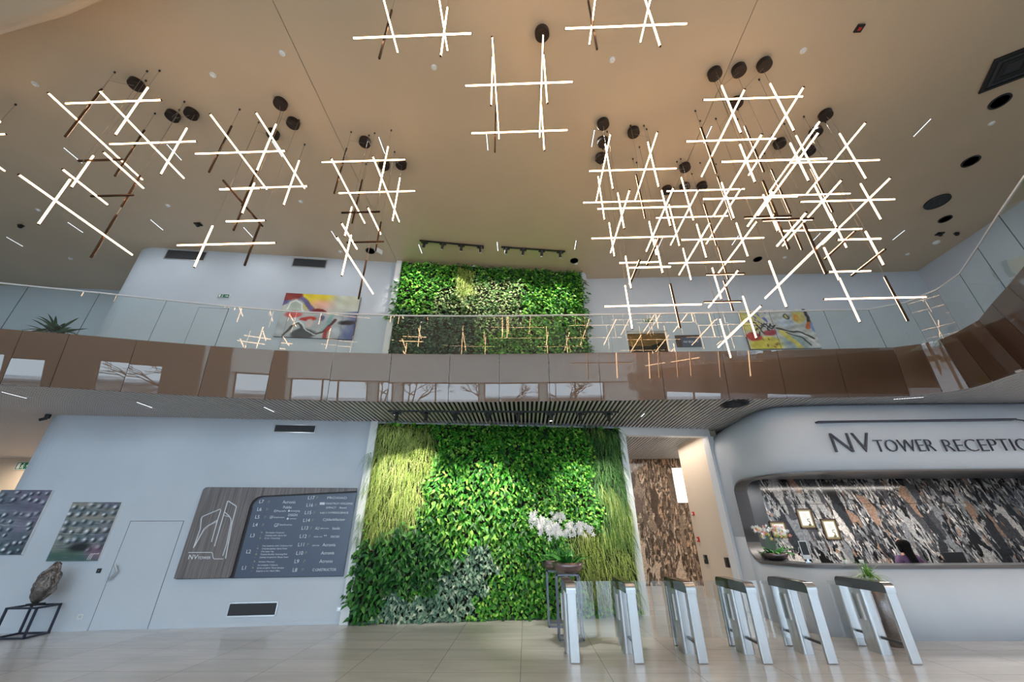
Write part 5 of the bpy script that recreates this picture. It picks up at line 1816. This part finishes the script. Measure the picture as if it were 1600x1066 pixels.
# palm on the balcony
t = thing('potted_palm', 'dark green potted palm on the balcony at the far left', 'plant', (-10.75, 7.55, Z_UP))
MB().lathe([(.16, 0), (.19, .02), (.24, .42), (.22, .42), (.2, .36)], (-10.75, 7.55, Z_UP), 28).build('pot', M_white, t, smooth=True)
mb = MB()
for k in range(6):
    mb.tube([(-10.75, 7.55, Z_UP + .35), (-10.75 + .05 * math.cos(k), 7.55 + .05 * math.sin(k), Z_UP + .62)], .012, 6)
mb.build('stems', M_bark, t)
mb = MB()
for k in range(46):
    az, el = k * 2.399, r_.uniform(-.1, 1.2)
    leaf_blade(mb, (-10.75, 7.55, Z_UP + .5 + .15 * r_.random()), az, el, r_.uniform(.35, .62), .075, r_.uniform(.7, 1.8), 6)
tag(mb.build('foliage', leaf_material('palm_leaf', lin(14, 44, 26), lin(32, 84, 44), lin(80, 130, 84)), t, smooth=True), kind='stuff')

# stone sculpture on a black cube frame
M_SC = Matrix.Translation((-9.66, 8.80, 0)) @ Matrix.Rotation(.09, 4, 'Z')
stand('low black steel cube frame under the stone sculpture', -.27, .27, -.23, .23, .50, M_navy, .016, M_SC, 'stand')
t = thing('stone_sculpture', 'upright rough silvery stone sculpture on the black cube frame', 'sculpture', (-9.66, 8.80, .5))
bm = bmesh.new()
bmesh.ops.create_icosphere(bm, subdivisions=5, radius=1)
rr = random.Random(5)
ph = [(Vector((rr.normalvariate(0, 1), rr.normalvariate(0, 1), rr.normalvariate(0, 1))) * f, rr.random() * 6.28, 1 / f ** .8) for f in (1.5, 2, 3, 4, 6, 8, 11, 15, 20) for _ in range(2)]
for v in bm.verts:
    p = v.co.copy()
    d = sum(a * math.sin(q.dot(p) + s) for q, s, a in ph)
    tz = (p.z + 1) / 2
    w = .205 * (1 - .30 * tz) * (1 + .16 * d)
    v.co = Vector((p.x * w + .06 * (tz - .3), p.y * w * .8, .53 + tz * .74 + .012 * d))
me = bpy.data.meshes.new('stone')
bm.to_mesh(me)
bm.free()
me.materials.append(M_stone)
o = put('stone', me, (-0, 0, -.5), t)
MB(M_SC).box(-.10, .10, -.09, .09, .50, .535).build('base_block', M_black, t)

# ================================================================ small things on walls
def on_left(name, label, cat, u, z, w, h, m, d=.015, extra=None):
    t = thing(name, label, cat, (*W(u), z))
    MB(M_W).box(u - w / 2, u + w / 2, -d, 0, z - h / 2, z + h / 2).build('housing', m, t, bevel=.003)
    if extra:
        extra(t)
    return t


on_left('card_reader', 'small black card reader left of the flush door', 'reader', -1.566, 1.049, .085, .085, M_black, extra=lambda t: MB(M_W).lathe([(.002, 0), (.012, 0), (.012, .003), (.002, .003)], (-1.566, 1.049, 0), 10) and MB(M_W).box(-1.575, -1.557, -.018, -.015, 1.04, 1.058).build('lens', M_grey_frame, t))
on_left('wall_socket', 'white wall socket near the floor left of the flush door', 'socket', -1.565, .241, .10, .085, M_sign_white, extra=lambda t: MB(M_W).box(-1.595, -1.535, -.018, -.015, .215, .267).build('outlet', M_steel, t))
on_left('wall_socket', 'white wall socket near the floor beside the lower green wall', 'socket', 3.5, .263, .10, .085, M_sign_white, extra=lambda t: MB(M_W).box(3.47, 3.53, -.018, -.015, .237, .289).build('outlet', M_steel, t))
t = thing('security_camera', 'black security camera under the soffit at the left wall corner', 'camera', (*W(-4.1, -.0), 4.25))
px, py = W(-4.05, -.06)
MB().lathe([(.01, 0), (.05, 0), (.055, .05), (.055, .09), (.01, .09)], (px, py, 4.27), 16).build('mount', M_black, t)
MB().tube([(px, py, 4.27), (px - .10, py - .05, 4.22)], .035, 12).build('barrel', M_black, t)
# corridor: call points and readers on the cream wall
def corr(name, label, cat, y, z, w, h, m, d=.05):
    t = thing(name, label, cat, (5.34, y, z))
    MB().box(5.34 - d, 5.34, y - w / 2, y + w / 2, z - h / 2, z + h / 2).build('housing', m, t, bevel=.006)
    return t
t = corr('fire_alarm', 'red fire alarm unit, upper of two on the corridor wall', 'alarm', 13.6, 2.236, .11, .11, M_red)
MB().box(5.28, 5.29, 13.57, 13.63, 2.21, 2.26).build('window', M_sign_white, t)
t = corr('fire_alarm', 'red fire alarm call point, lower of two on the corridor wall', 'alarm', 13.6, 1.51, .11, .14, M_red)
MB().box(5.28, 5.29, 13.57, 13.63, 1.48, 1.54).build('window', M_sign_white, t)
for y, lb in ((13.3, 'small black access terminal on the corridor wall, farther of the pair'), (11.95, 'black access terminal on the corridor wall, nearer of the pair')):
    t = corr('access_terminal', lb, 'terminal', y, .99, .15, .23, M_black, .06)
    MB().box(5.272, 5.28, y - .05, y + .05, .98, 1.08).build('screen', M_graphite, t)
# glowing panel put in for a bright reflection on the brown marble
t = thing('reflection_patch', 'bright white patch standing in for reflected light on the brown marble corridor end', 'panel', (6.1, 16.33, 2.72))
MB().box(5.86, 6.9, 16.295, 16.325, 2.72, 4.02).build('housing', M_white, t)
MB().box(5.88, 6.88, 16.29, 16.295, 2.74, 4.0).build('glow_face', emit_mat('reflection_glow', (1, .93, .84, 1), 1.6), t)

# ================================================================ reception: certificates, counter things, receptionist
def certificate(label, x0, x1, z0, z1, stem=True):
    t = thing('framed_certificate', label, 'certificate', ((x0 + x1) / 2, 11.6, z0), 'framed certificates on the marble wall')
    f = MB()
    for a in ((x0, x1, z0, z0 + .03), (x0, x1, z1 - .03, z1), (x0, x0 + .03, z0, z1), (x1 - .03, x1, z0, z1)):
        f.box(a[0], a[1], 11.57, 11.6, a[2], a[3])
    f.build('frame', M_wood_dark, t)
    MB().box(x0 + .02, x1 - .02, 11.585, 11.599, z0 + .02, z1 - .02).build('mat_board', M_olive_frame, t)
    MB().box(x0 + .07, x1 - .07, 11.580, 11.586, z0 + .07, z1 - .07).build('paper', M_paper, t)
    mb = MB()
    w, h = x1 - x0, z1 - z0
    for k in range(4):
        mb.box(x0 + w * .34, x1 - w * (.34 + .05 * (k % 2)), 11.577, 11.581, z0 + h * (.72 - .06 * k), z0 + h * (.735 - .06 * k))
    mb.build('print_lines', M_letter_gold, t)
    if stem:
        mb = MB()
        a = x0 + w * .62
        mb.tube([(a, 11.578, z0 + h * .18), (a + .02, 11.578, z0 + h * .28), (a + .01, 11.578, z0 + h * .36), (a - .03, 11.578, z0 + h * .38), (a - .03, 11.578, z0 + h * .46), (a + .03, 11.578, z0 + h * .47)], .010, 6)
        mb.lathe([(.004, 0), (.03, 0), (.034, .03), (.004, .04)], (a, 11.575, z0 + h * .15), 10)
        mb.build('seal_emblem', mat('olive_seal', lin(110, 96, 50), .5), t)


certificate('framed white certificate on the marble, upper middle one', 7.27, 7.68, 1.785, 2.268)
certificate('framed white certificate on the marble, rightmost and lower', 7.83, 8.23, 1.51, 2.013)
certificate('framed certificate half hidden behind the reception orchids', 6.47, 6.90, 1.577, 1.96, False)

t = thing('desk_terminal', 'upright white-edged terminal with black screen on the reception counter', 'terminal', (5.86, 9.40, 1.137))
Mt = Matrix.Translation((5.86, 9.42, 1.137)) @ Matrix.Rotation(-.35, 4, 'Z') @ Matrix.Rotation(-.12, 4, 'X')
MB(Mt).box(-.075, .075, 0, .02, .06, .40).build('casing', M_white, t, bevel=.004)
MB(Mt).box(-.06, .06, -.004, 0, .14, .385).build('screen', M_black, t)
MB(Mt).box(-.05, .05, .02, .10, .0, .02).box(-.02, .02, .015, .035, .0, .2).build('foot', M_steel, t)
for x, y, lb in ((6.27, 8.95, 'small white pot with a green sprig on the counter, left of the pair'), (6.57, 8.93, 'small white pot on the counter, right of the pair')):
    t = thing('small_pot', lb, 'pot', (x, y, 1.137))
    MB().lathe([(.028, 0), (.032, .005), (.04, .075), (.034, .075), (.03, .06)], (x, y, 1.137), 18).build('pot', M_sign_white, t, smooth=True)
    mb = MB()
    for k in range(9 if x < 6.4 else 4):
        leaf_blade(mb, (x, y, 1.20), k * 2.4, r_.uniform(.7, 1.4), .05 if x < 6.4 else .03, .02, 1.0, 4)
    mb.build('leaves', M_leafdark, t, smooth=True)
t = thing('desk_monitor', 'dark monitor back on the reception desk right of the seated person', 'monitor', (9.2, 9.8, .76))
MB().box(8.98, 9.42, 9.80, 9.83, 1.02, 1.30).build('panel', M_black, t, bevel=.006)
MB().box(9.17, 9.23, 9.79, 9.81, .76, 1.05).box(9.08, 9.32, 9.72, 9.88, .75, .765).build('foot', M_black, t)
MB().lathe([(.003, 0), (.03, 0), (.03, .004), (.003, .004)], (0, 0, 0), 10)
t = thing('office_desk', 'reception desk behind the white front', 'desk', (8.6, 10.1, 0))
MB().box(7.3, 10.6, 9.98, 10.7, .71, .75).build('desktop', M_inner, t)
for x in (7.35, 10.5):
    MB().box(x, x + .05, 9.98, 10.68, 0, .71).build('leg', M_inner, t)

# ---- the receptionist: seated with her back to the hall, long black hair, purple blouse
PX, PY = 8.02, 9.55


def skin_mesh(name, joints, edges, m, parent, levels=2, root=0):
    me = bpy.data.meshes.new(name)
    pv = parent.matrix_basis.translation
    me.from_pydata([tuple(Vector(j[:3]) - pv) for j in joints], edges, [])
    o = bpy.data.objects.new(name, me)
    C.objects.link(o)
    o.parent = parent
    sk = o.modifiers.new('skin', 'SKIN')
    me.skin_vertices[0].data[root].use_root = True
    for i, j in enumerate(joints):
        r = j[3] if isinstance(j[3], tuple) else (j[3], j[3])
        me.skin_vertices[0].data[i].radius = r
    su = o.modifiers.new('sub', 'SUBSURF')
    su.levels = su.render_levels = levels
    dg = bpy.context.evaluated_depsgraph_get()
    dg.update()
    nm = bpy.data.meshes.new_from_object(o.evaluated_get(dg))
    o.modifiers.clear()
    o.data = nm
    nm.name = name
    nm.materials.clear()
    nm.materials.append(m)
    nm.polygons.foreach_set('use_smooth', [True] * len(nm.polygons))
    return o


pr = thing('person', 'person with long black hair in a purple blouse seated behind the counter', 'person', (PX, PY, 0))
x, y = PX, PY
J = [(x, y, .56, (.15, .12)), (x, y, .72, (.13, .10)), (x, y + .02, .92, (.125, .095)), (x, y + .03, 1.12, (.15, .10)), (x, y + .03, 1.24, (.085, .075)), (x, y + .04, 1.33, .052), (x, y + .05, 1.41, (.07, .08)), (x, y + .055, 1.50, (.078, .092)), (x, y + .05, 1.565, (.05, .06))]
E = [(i, i + 1) for i in range(8)]
def chain(start, pts):
    prev = start
    for p in pts:
        J.append(p)
        E.append((prev, len(J) - 1))
        prev = len(J) - 1
    return prev
for s in (-1, 1):
    w = chain(3, [(x + s * .17, y + .02, 1.20, .055), (x + s * .245, y - .01, 1.04, .045), (x + s * .27, y + .03, .90, .040), (x + s * .22, y + .22, .82, .033), (x + s * .17, y + .40, .775, .026), (x + s * .16, y + .46, .768, (.036, .016))])
    for k, (dx, L) in enumerate(((-.027, .085), (-.009, .098), (.009, .092), (.026, .072))):
        chain(w, [(x + s * .16 + dx, y + .50, .768, .010), (x + s * .16 + dx * 1.15, y + .50 + L * .5, .772, .0088), (x + s * .16 + dx * 1.2, y + .50 + L, .764, .0078)])
    chain(w, [(x + s * .16 - s * .04, y + .455, .77, .011), (x + s * .16 - s * .062, y + .50, .768, .009)])
    k = chain(0, [(x + s * .10, y + .06, .53, .085), (x + s * .13, y + .28, .53, .075), (x + s * .13, y + .46, .52, .062), (x + s * .13, y + .48, .30, .052), (x + s * .13, y + .47, .11, .038), (x + s * .13, y + .52, .05, .036), (x + s * .135, y + .64, .035, .03)])
body = skin_mesh('body', J, E, M_skin, pr)
# face details on the far side: nose, eyes, mouth
fc = MB()
fc.lathe([(.003, .0), (.012, .004), (.010, .03), (.004, .045)], (x, y + .145, 1.445), 10)
fc.build('nose', M_skin, pr, smooth=True)
for s in (-1, 1):
    MB().lathe([(.002, -.009), (.010, -.004), (.010, .004), (.002, .009)], (x + s * .03, y + .128, 1.487), 10).build('eye', M_sign_white, pr, smooth=True)
MB().box(x - .022, x + .022, y + .128, y + .136, 1.405, 1.414).build('mouth', M_red, pr, bevel=.003)
for s in (-1, 1):
    MB().lathe([(.004, -.028), (.016, -.01), (.018, .012), (.006, .03)], (x + s * .082, y + .045, 1.465), 10).build('ear', M_skin, pr, smooth=True)
# blouse and trousers follow the body
JB = [(x, y, .62, (.165, .135)), (x, y, .78, (.15, .12)), (x, y + .02, .95, (.15, .115)), (x, y + .025, 1.12, (.175, .12)), (x, y + .03, 1.24, (.11, .09)), (x, y + .035, 1.275, (.07, .065))]
EB = [(i, i + 1) for i in range(5)]
for s in (-1, 1):
    a = len(JB)
    JB += [(x + s * .18, y + .02, 1.205, .075), (x + s * .255, y - .01, 1.06, .072)]
    EB += [(3, a), (a, a + 1)]
skin_mesh('blouse', JB, EB, M_purple, pr)
JT = [(x, y, .57, (.17, .14))]
ET = []
for s in (-1, 1):
    prev = 0
    for p in [(x + s * .10, y + .06, .53, .098), (x + s * .13, y + .28, .53, .088), (x + s * .13, y + .47, .52, .075), (x + s * .13, y + .49, .30, .066), (x + s * .13, y + .48, .13, .056)]:
        JT.append(p)
        ET.append((prev, len(JT) - 1))
        prev = len(JT) - 1
skin_mesh('trousers', JT, ET, M_trousers, pr)
JH = [(x, y + .035, 1.565, (.105, .11)), (x, y + .0, 1.48, (.135, .115)), (x, y - .03, 1.37, (.10, .075)), (x, y - .085, 1.25, (.085, .05)), (x + .01, y - .125, 1.12, (.07, .04)), (x + .02, y - .135, .98, (.055, .035)), (x + .02, y - .13, .90, (.03, .02)),
      (x - .09, y + .02, 1.43, .04), (x - .10, y - .02, 1.30, .038), (x + .09, y + .02, 1.43, .04), (x + .10, y - .02, 1.30, .038)]
skin_mesh('hair', JH, [(0, 1), (1, 2), (2, 3), (3, 4), (4, 5), (5, 6), (1, 7), (7, 8), (1, 9), (9, 10)], M_hair, pr)
for s in (-1, 1):
    MB().box(x + s * .135 - .045, x + s * .135 + .045, y + .42, y + .68, 0, .075).build('shoe', M_black, pr, bevel=.02)
t = thing('office_chair', 'dark office chair under the seated person', 'chair', (x, y, 0))
MB().box(x - .22, x + .22, y - .17, y + .26, .37, .425).build('seat', M_black, t, bevel=.02)
MB().tube([(x, y + .03, .06), (x, y + .03, .37)], .03, 10).build('column', M_steel_dark, t)
for k in range(5):
    a = k * 2 * PI / 5 + .3
    MB().tube([(x, y + .03, .08), (x + .27 * math.cos(a), y + .03 + .27 * math.sin(a), .045)], .02, 6).lathe([(.005, -.045), (.03, -.045), (.03, 0), (.005, 0)], (x + .27 * math.cos(a), y + .03 + .27 * math.sin(a), .045), 8).build('leg', M_black, t)

# ================================================================ glass balustrade on the balcony
GP = [(-22.6, None), (-20, None), (-17.3, None), (-14.6, None), (-12.9, None), (-11.8, None), (-10.55, None), (-9.3, None), (-8.08, None), (-6.85, None), (-5.57, None), (-4.32, None), (-3.05, None), (-1.75, None), (-.45, None), (.85, None), (2.13, None), (3.42, None), (4.70, None), (6.03, None), (7.33, None)]


def top_y(x):
    for (x0, y0), (x1, y1) in zip(FT, FT[1:]):
        if x0 <= x <= x1:
            return y0 + (y1 - y0) * (x - x0) / (x1 - x0)
    return FT[0][1]


gp = [(x, top_y(x) + .06) for x, _ in GP] + [(8.40, 8.32), (9.03, 8.02), (9.25, 7.50), (9.16, 6.90), (8.66, 6.05), (8.13, 5.19), (7.66, 4.38), (7.36, 3.4), (7.16, 2.0), (7.12, .6), (7.12, -.8), (7.12, -2.2), (7.12, -3.6), (7.12, -5), (7.12, -6.4), (7.12, -7.8)]
bl = thing('glass_balustrade', 'frameless glass balustrade with slim steel rail along the balcony edge', 'balustrade', (0, 8.3, Z_UP))
R_TOP = 6.525
for (x0, y0), (x1, y1) in zip(gp, gp[1:]):
    a, b = Vector((x0, y0, 0)), Vector((x1, y1, 0))
    d = (b - a).normalized()
    g = .006
    a, b = a + d * g, b - d * g
    nn = Vector((-d.y, d.x, 0)) * .007
    q = [a - nn, b - nn, b + nn, a + nn]
    mb = MB().add([(p.x, p.y, Z_UP + .02) for p in q] + [(p.x, p.y, R_TOP - .012) for p in q], [(0, 1, 5, 4), (2, 3, 7, 6), (0, 3, 2, 1), (4, 5, 6, 7)])
    pan = mb.build('glass_panel', M_rail_glass, bl)
    MB().add([(p.x, p.y, Z_UP + .02) for p in (q[1], q[2])] + [(p.x, p.y, R_TOP - .012) for p in (q[2], q[1])], [(0, 1, 2, 3)]).build('panel_edge', M_glass_edge, pan)
hr = MB()
for (x0, y0), (x1, y1) in zip(gp, gp[1:]):
    a, b = Vector((x0, y0, 0)), Vector((x1, y1, 0))
    d = (b - a).normalized()
    nn = Vector((-d.y, d.x, 0)) * .014
    q = [a - nn - d * .004, b - nn + d * .004, b + nn + d * .004, a + nn - d * .004]
    hr.add([(p.x, p.y, R_TOP - .014) for p in q] + [(p.x, p.y, R_TOP + .014) for p in q], [(0, 3, 2, 1), (4, 5, 6, 7), (0, 1, 5, 4), (1, 2, 6, 5), (2, 3, 7, 6), (3, 0, 4, 7)])
hr.build('handrail', M_rail, bl)

# ================================================================ street trees outside, seen mirrored in the fascia
for k, (tx, ty) in enumerate([(-13, -16), (-6.6, -15), (-1, -19), (4.2, -15.5), (10.5, -17)]):
    r_ = random.Random(k)
    t = thing('street_tree', 'bare street tree outside the front glazing, mirrored in the balcony fascia', 'tree', (tx, ty, -.1), 'street trees outside')
    mb = MB()
    mb.tube([(tx, ty, -.1), (tx + .1, ty, 1.6), (tx - .1, ty, 3.0)], [.22, .18, .14], 8)
    def branch(p, d, L, r, depth):
        q = p + d * L
        mb.tube([p, p.lerp(q, .5) + Vector((r_.normalvariate(0, .1), r_.normalvariate(0, .1), 0)), q], [r, r * .8, r * .55], 5, caps=False)
        if depth:
            for _ in range(3):
                dd = (d + Vector((r_.normalvariate(0, .55), r_.normalvariate(0, .4), r_.normalvariate(.1, .3)))).normalized()
                branch(q, dd, L * .72, r * .55, depth - 1)
    for _ in range(4):
        branch(Vector((tx - .1, ty, 2.8)), Vector((r_.normalvariate(0, .6), r_.normalvariate(0, .5), .8)).normalized(), 1.3, .09, 3)
    mb.build('trunk_and_branches', M_bark, t)

# low buildings across the street
for k, (x0, x1, h, cc) in enumerate([(-52, -24, 2.4, (168, 166, 162)), (-22, -4, 2.0, (182, 182, 184)), (-2, 16, 2.7, (156, 152, 150)), (18, 50, 2.2, (176, 172, 166))]):
    t = thing('street_building', 'low pale building across the street, mirrored in the balcony fascia', 'building', ((x0 + x1) / 2, -44, -.1), 'buildings across the street')
    MB().box(x0, x1, -56, -44, -.1, h).build('walls', mat('pale_render', lin(*cc), .8, noise=.1, nscale=.5), t)
    MB().box(x0 - .3, x1 + .3, -56.3, -43.6, h, h + .25).build('roof_edge', M_far_window, t)
    MB().box(x0 + 1, x1 - 1, -44.05, -44, .7, 1.5).build('window_strip', M_far_window, t)
